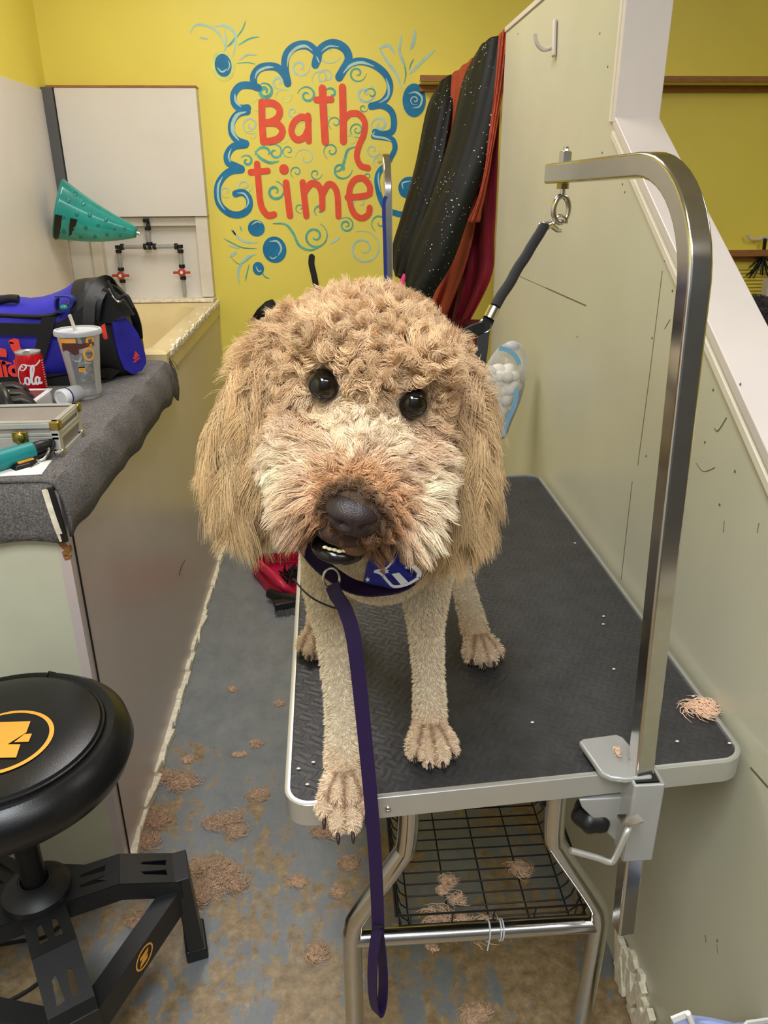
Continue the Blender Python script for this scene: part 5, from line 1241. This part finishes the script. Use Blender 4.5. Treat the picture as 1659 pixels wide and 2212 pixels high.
# nose leather
def nosefn(p):
    p = p.copy(); k = 1.0
    x, y, z = p                         # y is outwards (forward), z up in head space
    for s_ in (-1, 1):
        d_ = ((x - s_ * .46) ** 2 + (z + .22) ** 2) ** .5
        if y > -.2: k -= .34 * math.exp(-(d_ / .24) ** 2)
        d2 = ((x - s_ * .90) ** 2 + (z + .10) ** 2) ** .5
        if y > -.2: k -= .12 * math.exp(-(d2 / .16) ** 2)
    if y > 0: k -= .07 * math.exp(-(x / .07) ** 2) * (1 if z < .2 else .3)
    q = Vector((x * (1 + .12 * z), y, z if z > 0 else z * .95)) * k
    return q
t = NT('nose_leather'); t.b.inputs['Base Color'].default_value = lin((44, 31, 30)); t.b.inputs['Roughness'].default_value = .42
v = t.n('ShaderNodeTexVoronoi', Scale=900.0); t.l(t.coord(), v.inputs['Vector']); t.bump(v.outputs['Distance'], .35, .001); m_nose = t.m
MB().ell(NOSE + Fv * -.004, (.0245, .0205, .0195), HR, 64, 44, fn=nosefn).build('nose', m_nose, dog)
# mouth: upper lip pad, dark wet lower lip, row of teeth
q = MB()
q.ell(H_(-.010, .130, -.077), (.030, .025, .017), HR, 28, 16); q.build('upper_lip', mat('dark_muzzle_skin', (66, 46, 38), .5, var=.1, bump=.2), dog)
q = MB(); q.ell(H_(-.012, .124, -.104), (.0255, .024, .0115), HR, 30, 18); q.build('lower_lip', m_lip, dog)
for k in range(7):
    s_ = -.0255 + k * .0042; MB().ell(H_(s_, .1455 - abs(k - 3) * .0011, -.0945 - .0004 * (k % 2)), (.0027, .0016, .0017), HR, 10, 8).build('tooth', m_tooth, dog)
# claws
for p_, R_, dr_ in PAWS: MB().ell(p_, (.0026, .0085, .0036), R_ @ Matrix.Rotation(.5 + dr_ * 10, 4, 'X'), 10, 8).build('claw', m_claw, dog)

# ---- collar, bandana, leash
yk_ = .80
NC = Vector((.042, .865, 1.19))
clp = []
for k in range(40):
    a = 2 * math.pi * k / 40; clp.append(NC + Vector((math.cos(a) * .082, math.sin(a) * .078, 0)) + Vector((0, 0, math.sin(a) * .045 - .01 * (1 - abs(math.sin(a))))))
# drop the front so that it hangs on the chest
cl = thing('dog_collar', 'dark purple nylon collar with a silver ring under the dog chin', 'collar', NC)
pts = cr([(.055, .940, 1.235), (.125, .90, 1.20), (.128, .83, 1.15), (.085, .777, 1.092), (.040, .765, 1.080), (.000, .770, 1.090), (-.040, .80, 1.125), (-.048, .87, 1.18), (.0, .935, 1.23)], 6, True)
MB().strap(pts, .020, .0025, closed=True, up=(0, -.35, 1)).build('webbing', m_purple, cl)
rg_ = Vector(on_y(716, 1248, .752))
MB().tube([rg_ + Vector((math.cos(a) * .009, -.002, math.sin(a) * .013)) for a in [2 * math.pi * k / 28 for k in range(28)]], .0015, 8, closed=True).build('ring', m_nickel, cl)
# bandana: folded kerchief with white lines, stars and a block
bn_ = thing('bandana', 'royal blue bandana with white stars and stripes tied under the chin', 'bandana', Vector(on_y(850, 1240, .76)))
def bpt(u, v, dy=0): return on_y(u, v, .757 + (u - 850) * -.00004 + dy)
G = []
up_ = [(786, 1256), (800, 1205), (828, 1180), (850, 1186), (868, 1205), (890, 1222), (912, 1240)]; lo_ = [(790, 1258), (806, 1262), (826, 1266), (850, 1271), (874, 1266), (896, 1256), (908, 1244)]
U_, L__ = cr(up_, 5), cr(lo_, 5)
for a, b2 in zip(U_, L__):
    G.append([tuple(bpt(*(a * (1 - k / 8) + b2 * (k / 8)), dy=.020 * (1 - k / 8) ** 2 - .007 * math.sin(math.pi * k / 8))) for k in range(9)])
MB().grid(G).build('cloth', m_navy, bn_, solid=.002, weld=False)
def bstroke(pts, w, dy=-.0105): return MB().strap([bpt(u, v, dy) for u, v in cr(pts, 6)], w, .0008, up=(0, 1, .0)).build('white_stripe', m_bandwhite, bn_)
bstroke([(808, 1234), (824, 1240), (838, 1256), (852, 1267), (880, 1262), (904, 1248)], .0030); bstroke([(812, 1233), (836, 1226), (850, 1208)], .0022); bstroke([(892, 1222), (905, 1236), (904, 1246)], .005)
q = MB(); q.add([tuple(bpt(u, v, -.0108)) for u, v in [(846, 1240), (862, 1237), (882, 1258), (866, 1263)]], [(0, 1, 2, 3)]); q.build('white_block', m_bandwhite, bn_, solid=.0005, smooth=False)
for u, v, rs in ((835, 1234, 6.5), (794, 1252, 6), (878, 1226, 4)):
    P_ = []
    for k in range(10): a = math.pi / 2 + math.pi * k / 5 + .2; rr_ = rs if k % 2 == 0 else rs * .42; P_.append(tuple(bpt(u + math.cos(a) * rr_, v - math.sin(a) * rr_, -.0112)))
    MB().add(P_, [tuple(range(10))]).build('white_star', m_bandwhite, bn_, solid=.0004, smooth=False)
# purple leash
ls = thing('purple_leash', 'long dark purple leash hanging from the collar over the table edge', 'leash', Vector(on_y(812, 1745, .715)))
pts = cr([on_y(718, 1262, .750), on_y(726, 1285, .742), on_y(746, 1318, .735), on_y(762, 1370, .728), on_y(772, 1440, .722), on_y(788, 1590, .715), on_y(803, 1750, .710), on_y(812, 1880, .712), on_y(817, 2010, .715)], 10)
MB().strap(pts, .0165, .0022, up=(0, 1, .25)).build('webbing', m_purple, ls)
lp = cr([on_y(816, 2004, .712), on_y(807, 2060, .706), on_y(804, 2120, .706), on_y(808, 2172, .710), on_y(817, 2190, .714), on_y(826, 2160, .720), on_y(828, 2110, .722), on_y(824, 2050, .720), on_y(818, 2004, .716)], 8)
MB().strap(lp, .0165, .0022, up=(.75, .65, 0)).build('hand_loop', m_purple, ls)
MB().strap([on_y(808, 2004, .7105), on_y(827, 2003, .7105)], .003, .002, up=(0, 1, 0)).build('stitching', m_nylon_k, ls)
# black grooming loop: hook, strap, ferrule, ring and the noose around the neck
nz = thing('grooming_loop', 'black cord grooming noose hooked to the arm and looped round the dog neck', 'noose', ez)
E0 = ez - Vector((0, 0, .014)); E1 = Vector(on_y(1174, 490, 1.10)); yr = 1.02
q = MB(); q.tube([E0 + Vector((math.cos(a) * .009, 0, math.sin(a) * .010 - .004)) for a in [2 * math.pi * k / 20 for k in range(17)]], .0022, 8); q.tube([E0 + Vector((-.004, 0, -.012)), E0.lerp(E1, .62)], .0036, 10); q.build('snap_hook', m_nickel, nz)
q = MB(); q.tube([E0.lerp(E1, .60), E0.lerp(E1, .86)], .0052, 12); q.tube([E1 + Vector((math.cos(a) * .007, 0, math.sin(a) * .005)) for a in [2 * math.pi * k / 16 for k in range(16)]], .0018, 8, closed=True); q.build('swivel', m_nickel, nz)
RG_ = Vector(on_y(1047, 704, yr)); S0 = E1; S1 = Vector(on_y(1068, 664, yr + .004))
def wv(a, b_, n, amp): return [tuple(a.lerp(b_, i / n) + Vector((math.sin(i * 1.7) * amp * .4, 0, math.cos(i * 1.1) * amp * .4))) for i in range(n + 1)]
MB().tube(cr(wv(S0, S1, 12, .0012), 4), .0072, 12, up=(0, 1, 0)).build('strap', m_nylon_k, nz)
MB().tube([S1, Vector(on_y(1056, 688, yr))], .0082, 14).build('ferrule', m_nickel, nz)
MB().tube([RG_ + Vector((math.cos(a) * .0085, .0, math.sin(a) * .0085)) for a in [2 * math.pi * k / 24 for k in range(24)]], .0011, 8, closed=True).build('ring', m_nickel, nz)
MB().strap(cr([on_y(1056, 688, yr), RG_, on_y(1020, 714, yr - .01), on_y(985, 735, yr - .03), on_y(950, 765, .95), (.03, .92, 1.27), (-.035, .90, 1.23)], 8), .015, .004, up=(0, 1, .2)).build('noose_strand', m_nylon_k, nz)
MB().strap(cr([on_y(1056, 688, yr + .003), on_y(1046, 712, yr + .002), on_y(1039, 770, yr - .01), on_y(1026, 840, yr - .02), (.135, .98, 1.18), (.12, .93, 1.10), (.05, .91, 1.04)], 8), .015, .004, up=(0, 1, 0)).build('noose_strand', m_nylon_k, nz)
# thin cord across the front of the chest
q = MB(); q.tube(cr([on_y(u, v, y) for u, v, y in [(634, 1250, .84), (650, 1270, .80), (672, 1290, .775), (700, 1305, .765), (728, 1314, .762), (760, 1316, .768)]], 6), .0011, 8)
q.build('chest_cord', m_nylon_k, nz)

# ---- dark dog on the far side of the partition
dk = thing('dark_dog', 'dark grey furry dog partly hidden behind the white sloping cap at right', 'dog', (1.35, 2.1, .79))
def DP(x, y, z): return (1.30 + x, 2.05 + y, .80 + z)
q = MB()
bp = Vector(on_y(1712, 752, 2.05)); bx_, bz_ = bp.x, bp.z
q.ell((bx_, 2.05, bz_ - .02), (.16, .20, .15)); q.ell((bx_ + .02, 2.25, bz_ - .03), (.14, .22, .13)); limb(q, [((bx_ - .02, 1.93, bz_ + .02), .09), ((bx_ + .03, 1.80, bz_ + .10), .07)]); q.ell((bx_ + .05, 1.72, bz_ + .14), (.075, .085, .07)); q.ell((bx_ + .05, 1.63, bz_ + .11), (.035, .06, .032))
for x_ in (-.08, .08):
    for y_ in (1.95, 2.36): limb(q, [((bx_ + x_, y_, bz_ - .08), .05), ((bx_ + x_, y_ + .02, bz_ - .22), .03), ((bx_ + x_, y_, bz_ - .40), .022), ((bx_ + x_, y_ - .03, bz_ - .42), .026)])
for s_ in (-1, 1): limb(q, [((bx_ + .05 + s_ * .06, 1.74, bz_ + .18), .02), ((bx_ + .05 + s_ * .085, 1.73, bz_ + .10), .022)])
dbody = remeshed(q, .012, 'body', mat('dark_dog_skin', (52, 48, 50), .9, bump=.6), dk, 4)
co2, no2, tri2 = mesh_arrays(dbody.data)
def dark_field(p):
    n = len(p); o1 = np.ones(n); c = np.tile(TB((74, 68, 72)), (n, 1)); d = np.zeros_like(p); d[:, 2] = -.5; d[:, 1] = .5
    return dict(c=c, ln=.03 * o1, d=d, kill=np.zeros(n, bool), head=o1, ear=0 * o1, curl=o1, muz=0 * o1, paw=0 * o1)
make_fur('shaggy_fur', co2, no2, tri2, lambda p: 1 + 0 * p[:, 0], 26000, dk, dark_field, 500, 9, .0007, .6, .004)
tbl = thing('far_table', 'second grooming table carrying the dark dog beyond the partition', 'table', (bx_, 2.15, 0))
MB().box((bx_ + .02, 2.15, bz_ - .475), (.62, .95, .03)).build('top_board', m_rubber, tbl, smooth=False)
for x_ in (-.22, .24):
    for y_ in (1.8, 2.5): MB().tube([(bx_ + x_, y_, 0), (bx_ + x_, y_, bz_ - .49)], .015, 12).build('leg', m_steel, tbl)
# ================================================================== hanging capes beyond the partition
def drape(name, label, cat, L_, R_, m_, folds=3, amp=0.02, th=0.004, rough=0.004, seed=0, bulge=0.0):
    """cloth between a left and a right edge, each a list of (u, v, depth)"""
    A = cr([on_y(*p) for p in L_], 10); B = cr([on_y(*p) for p in R_], 10)
    n = min(len(A), len(B)); A = [A[int(i * (len(A) - 1) / (n - 1))] for i in range(n)]; B = [B[int(i * (len(B) - 1) / (n - 1))] for i in range(n)]
    r = random.Random(seed); ph = r.uniform(0, 6); P = []
    for i in range(n):
        v_ = i / (n - 1); row = []
        for j in range(33):
            u_ = j / 32; p = A[i] * (1 - u_) + B[i] * u_
            d_ = math.sin(u_ * folds * 2 * math.pi + ph + v_ * 1.3) * amp * (0.35 + .65 * v_) + math.sin(u_ * 17 + v_ * 9 + ph) * rough - bulge * math.sin(u_ * math.pi)
            row.append((p[0] + d_ * .35, p[1] + d_, p[2]))
        P.append(row)
    return tag(MB().grid(P).build(name, m_, solid=th, weld=False), label, cat)
rail = thing('hanging_rail', 'wooden rail carrying the capes between partition and back wall', 'rail', (XP + .05, 3.2, 1.9))
MB().box((XP + .05, (2.68 + YB) / 2, 1.895), (.03, YB - 2.68, .03)).build('rail_bar', m_wood, rail, smooth=False)
drape('grooming_cape', 'crimson cape hanging rearmost beside the partition end', 'cape', [(960, 180, 3.45), (950, 330, 3.4), (935, 520, 3.35), (925, 650, 3.3), (935, 740, 3.3)], [(1085, 100, 2.78), (1075, 300, 2.78), (1066, 500, 2.76), (1058, 600, 2.76), (1000, 715, 2.85)], m_crimson, 4, .03, seed=1)
drape('grooming_cape', 'orange cape hanging between the two black sparkling coats', 'cape', [(968, 168, 3.30), (945, 330, 3.25), (925, 520, 3.20), (900, 640, 3.15), (880, 705, 3.15)], [(1022, 125, 3.0), (1005, 330, 2.95), (1030, 430, 2.85), (1010, 560, 2.82), (960, 690, 2.85)], m_rust, 3, .02, seed=2)
drape('grooming_cape', 'narrow rust red cape edge against the partition end board', 'cape', [(1078, 75, 2.74), (1068, 200, 2.72), (1040, 400, 2.70), (1010, 480, 2.70)], [(1098, 55, 2.70), (1088, 170, 2.70), (1062, 340, 2.69), (1035, 480, 2.69)], m_rust, 1, .006, seed=3)
drape('maroon_cape', 'dark maroon cloth low beside the partition behind the dog', 'cape', [(945, 690, 3.0), (960, 760, 3.0), (965, 860, 3.0)], [(1052, 690, 2.74), (1046, 760, 2.74), (1042, 900, 2.74)], m_maroon, 2, .02, seed=4)
drape('sparkling_coat', 'black sparkling coat hanging leftmost on the wall rail', 'coat', [(952, 195, 3.40), (930, 240, 3.32), (905, 360, 3.26), (875, 470, 3.22), (855, 545, 3.2), (862, 590, 3.2)], [(985, 165, 3.28), (980, 230, 3.18), (955, 360, 3.12), (925, 470, 3.1), (905, 545, 3.08), (880, 602, 3.1)], m_glints, 1, .012, .03, seed=5, bulge=.05)
drape('sparkling_coat', 'black sparkling coat with painted glints hanging nearest the partition end', 'coat', [(1035, 125, 3.0), (1008, 180, 2.96), (980, 300, 2.9), (938, 440, 2.86), (892, 560, 2.84), (884, 625, 2.84), (890, 665, 2.84)], [(1086, 78, 2.80), (1080, 180, 2.76), (1055, 320, 2.74), (1015, 440, 2.72), (975, 560, 2.72), (935, 625, 2.74), (912, 680, 2.76)], m_glints, 1, .015, .03, seed=6, bulge=.06)
tag(MB().tube([on_y(862, 628, 2.95), on_y(878, 594, 2.95)], .013, 14).build('pink_handle', m_pink), 'short pink plastic handle poking out below the black coats', 'handle')
MB().tube(cr([on_y(1034, 112, 2.98), on_y(1044, 95, 2.97), on_y(1056, 96, 2.96), on_y(1054, 112, 2.95)], 6), .004, 8).build('wire_hanger_loop', m_black, rail)

# ---- zip bag of cotton balls hung on the partition
xg = XP - 0.035
zb_ = thing('cotton_bag', 'clear zip bag of white cotton balls with blue bands beside the partition', 'bag', on_x(1085, 850, xg))
outl = [(1062, 770), (1085, 745), (1112, 738), (1132, 752), (1138, 780), (1133, 830), (1122, 870), (1105, 910), (1088, 948), (1062, 940), (1045, 900), (1038, 850), (1042, 810)]
fr_ = [on_y(u, v, 2.03) for u, v in outl]; cen = sum(fr_) / len(fr_)
rings = []
for k in range(9):
    t_ = k / 8; s_ = math.sin(math.pi * (0.06 + .88 * t_)) ** .5; rings.append([tuple(cen + (p - cen) * s_ + np.array([0.0, (t_ - .5) * .09, 0])) for p in cr(fr_, 4, True)])
g_ = MB(); g_.grid(rings, True); g_.add(rings[0], [tuple(range(len(rings[0])))]); g_.add(rings[-1], [tuple(range(len(rings[0])))]); g_.build('bag_film', m_clearbag, zb_)
r = random.Random(5); cot = []
for k in range(400):
    u, v = r.uniform(1044, 1124), r.uniform(792, 938)
    lim = 1138 - max(0, v - 800) * .36 - (6 if v < 830 else 0)
    if any(np.linalg.norm(on_y(u, v, 2.03) - c_) < .017 for c_ in cot): continue
    if u > lim - 12 or v < 800 + (u - 1046) * -.0: continue
    p = on_y(u, v, 2.03); p[1] += r.uniform(-.012, .012); cot.append(p)
for i, p in enumerate(cot[:60]):
    R = Matrix.Rotation(r.uniform(0, 3), 4, (r.random(), r.random(), r.random() + .1)); tag(MB().ell(p, (.021, .017, .016), R, 14, 9).build('cotton_ball', m_cotton), 'white cotton ball packed inside the clear zip bag', 'cotton ball', 'cotton balls in the zip bag')
def bagband(pts, w, m_=m_ltblue, nm='blue_band'): return MB().strap(cr([on_y(u, v, 1.975) for u, v in pts], 6), w, .002, up=(0, 1, 0)).build(nm, m_, zb_)
bagband([(1078, 752), (1095, 756), (1112, 768), (1122, 787)], .012); bagband([(1117, 838), (1112, 872), (1098, 905), (1086, 940)], .012)
bagband([(1043, 822), (1050, 830), (1052, 850), (1044, 862)], .018)
MB().ell(on_y(1106, 748, 2.02), (.020, .016, .014)).build('knotted_corner', m_frost, zb_)

# ---- pad sticking out of a bin, bottom right
pd = thing('folded_pad', 'folded pale blue and white absorbent pad at the bottom right', 'pad', tuple(on_y(1560, 2205, .62)))
yp_ = .62
q = MB(); pts = [on_y(u, v, yp_ + dy) for u, v, dy in [(1452, 2204, 0), (1480, 2192, .0), (1500, 2196, 0), (1530, 2199, .01), (1590, 2212, .02), (1665, 2206, .03), (1680, 2290, .0), (1455, 2290, 0)]]
q.add([tuple(p) for p in pts], [tuple(range(8))]); q.build('pad_sheet', m_padblue, pd, solid=.004, smooth=False)
MB().strap([on_y(1452, 2203, yp_ - .004), on_y(1484, 2190, yp_ - .004)], .010, .003, up=(0, 1, 0)).build('white_border', m_paper, pd)
MB().tube([on_y(1486, 2188, yp_ - .006), on_y(1496, 2214, yp_ - .006)], .0035, 10).build('rolled_edge', m_paper, pd)
MB().strap([on_y(1610, 2211, yp_ - .004), on_y(1665, 2203, yp_ + .01)], .008, .003, up=(0, 1, 0)).build('white_border', m_paper, pd)
a_ = on_y(1455, 2275, yp_); zt_ = float(a_[2])
bn = thing('bin', 'white bin below the absorbent pad at the bottom right corner', 'bin', (a_[0] + .06, yp_, 0))
q = MB(); bw = .055
xc_ = XP - .004 - bw
for sx, sy, wx, wy in ((-1, 0, .004, 2 * bw), (1, 0, .004, 2 * bw), (0, -1, 2 * bw, .004), (0, 1, 2 * bw, .004)): q.box((xc_ + sx * (bw - .004), yp_ - .03 + sy * bw, zt_ / 2), (wx, wy, zt_))
q.box((xc_, yp_ - .03, .004), (2 * bw, 2 * bw, .008)); q.build('bin_shell', m_white_p, bn, smooth=False)

# ---- red dustpan and black brush on the floor behind the table
p0 = Vector(on_z(600, 1265, 0))
dp = thing('dustpan', 'crimson plastic dustpan lying on the grey floor behind the table edge', 'dustpan', p0)
def fz(u, v, z): return tuple(on_z(u, v, z))
q = MB(); lo = [(543, 1238, .0), (575, 1278, .0), (612, 1300, .0), (650, 1312, 0), (690, 1290, 0), (690, 1220, 0), (640, 1205, 0), (560, 1212, 0)]
hi = [(546, 1222, .07), (580, 1262, .04), (615, 1282, .035), (655, 1290, .035), (690, 1270, .05), (690, 1195, .09), (640, 1190, .10), (562, 1196, .10)]
mid = [(568, 1226, .03), (592, 1252, .018), (618, 1270, .016), (650, 1276, .016), (680, 1262, .02), (680, 1222, .03), (640, 1212, .03), (584, 1214, .03)]
g_ = MB(); g_.grid([[fz(*p) for p in lo], [fz(*p) for p in hi], [fz(*p) for p in mid]], True); g_.add([fz(*p) for p in mid], [tuple(range(8))]); g_.build('pan', m_redp, dp, bevel=.006)
MB().tube(cr([fz(560, 1218, .08), fz(585, 1240, .09), fz(612, 1266, .07), fz(632, 1282, .03)], 6), .016, 12).build('pan_ridge', m_redp, dp)
db = thing('hand_brush', 'black hand brush with grey bristles on the floor beside the crimson dustpan', 'brush', Vector(on_z(620, 1312, 0)))
MB().tube([fz(583, 1282, .03), fz(606, 1290, .04), fz(650, 1296, .04)], .02, 12).build('handle', m_black, db)
A_, B_ = Vector(on_z(592, 1310, .03)), Vector(on_z(650, 1300, .03)); q = MB(); q.sweep([A_, B_], [(.018, -.02), (.018, .02), (-.008, .024), (-.008, -.024)]); q.build('brush_back', m_black, db, bevel=.004)
q = MB()
for k in range(120):
    t_ = r.uniform(.15, 1); p = A_.lerp(B_, t_) + Vector((r.uniform(-.01, .01), r.uniform(-.03, 0), -.006)); q.tube([p, p + Vector((r.uniform(-.008, .008), r.uniform(-.02, -.005), -.022))], .0014, 4)
q.build('bristles', m_grey_strip, db)
q = MB()
for k in range(60):
    p = Vector(on_z(628 + r.uniform(-12, 14), 1246 + r.uniform(-14, 14), .05)); q.tube([p, p + Vector((r.uniform(-.04, .04), r.uniform(-.04, .04), r.uniform(0, .05)))], .003, 4)
q.build('black_bristles', m_black, db)


# ---- tufts of clipped fur on the floor
spots = [(482, 1775, .05, .035), (515, 1795, .03, .02), (455, 1900, .10, .05), (430, 1935, .06, .03), (700, 1800, .03, .02), (760, 1870, .03, .02), (600, 1520, .018, .012), (556, 1608, .02, .015), (518, 1628, .02, .008), (350, 1680, .05, .03), (395, 1690, .05, .02), (330, 1770, .05, .025), (1030, 2190, .03, .02), (640, 1905, .025, .015), (555, 1720, .03, .02), (500, 1490, .02, .01), (860, 2010, .02, .012), (730, 1930, .02, .015), (320, 1820, .04, .02), (410, 1640, .02, .01), (690, 2060, .03, .02), (300, 1990, .03, .02)]
where = ['upper of two between stool and table', 'lower of two between stool and table', 'large one right of the stool foot', 'against the outer stool foot', 'left of the hanging front paw', 'in front of the table leg bend', 'touching the left table edge', 'mid aisle beside the table edge', 'thin flake left of the table edge',
  'along the tub foot above the stool', 'wide thin one beside the tub caulk', 'at the corner where the tub caulk ends', 'largest one under the table cross bar', 'small one left of the leash', 'pale one midway between stool and table corner', 'farthest one, up the aisle', 'small one just behind the cross bar', 'right of the hanging paw', 'under the stool arm elbow', 'narrow one midway up the tub foot', 'beside the lower part of the leash', 'in the middle of the stool base']
for i, (u, v, rx, h) in enumerate(spots):
    tuft('fur_tuft', 'clump of clipped tan fur on the floor, ' + where[i], 'fur tuft', on_z(u, v, 0.0), rx * .75, rx * .42, h * .45, int(180 + rx * 5000), 20 + i, group='clipped fur on the floor', rad=.0006)
bspots = [(965, 1905, .014), (957, 1925, .010), (985, 1945, .012), (1005, 1990, .012), (935, 2047, .007), (1130, 1880, .02), (960, 1990, .03), (1050, 2010, .025)]
wb_ = ['nearest the left front leg', 'just right of the leftmost fluff', 'third along the left side', 'in the front left quarter', 'by the front left corner', 'right of the middle', 'large one at the centre left', 'large one at the front centre']
for i, (u, v, rx) in enumerate(bspots):
    tuft('fur_tuft', 'pale clipped fluff in the black wire basket, ' + wb_[i], 'fur tuft', on_z(u, v, bz + .004), rx, rx * .7, .008, 120, 60 + i, group='fur in the wire basket', rad=.0008)
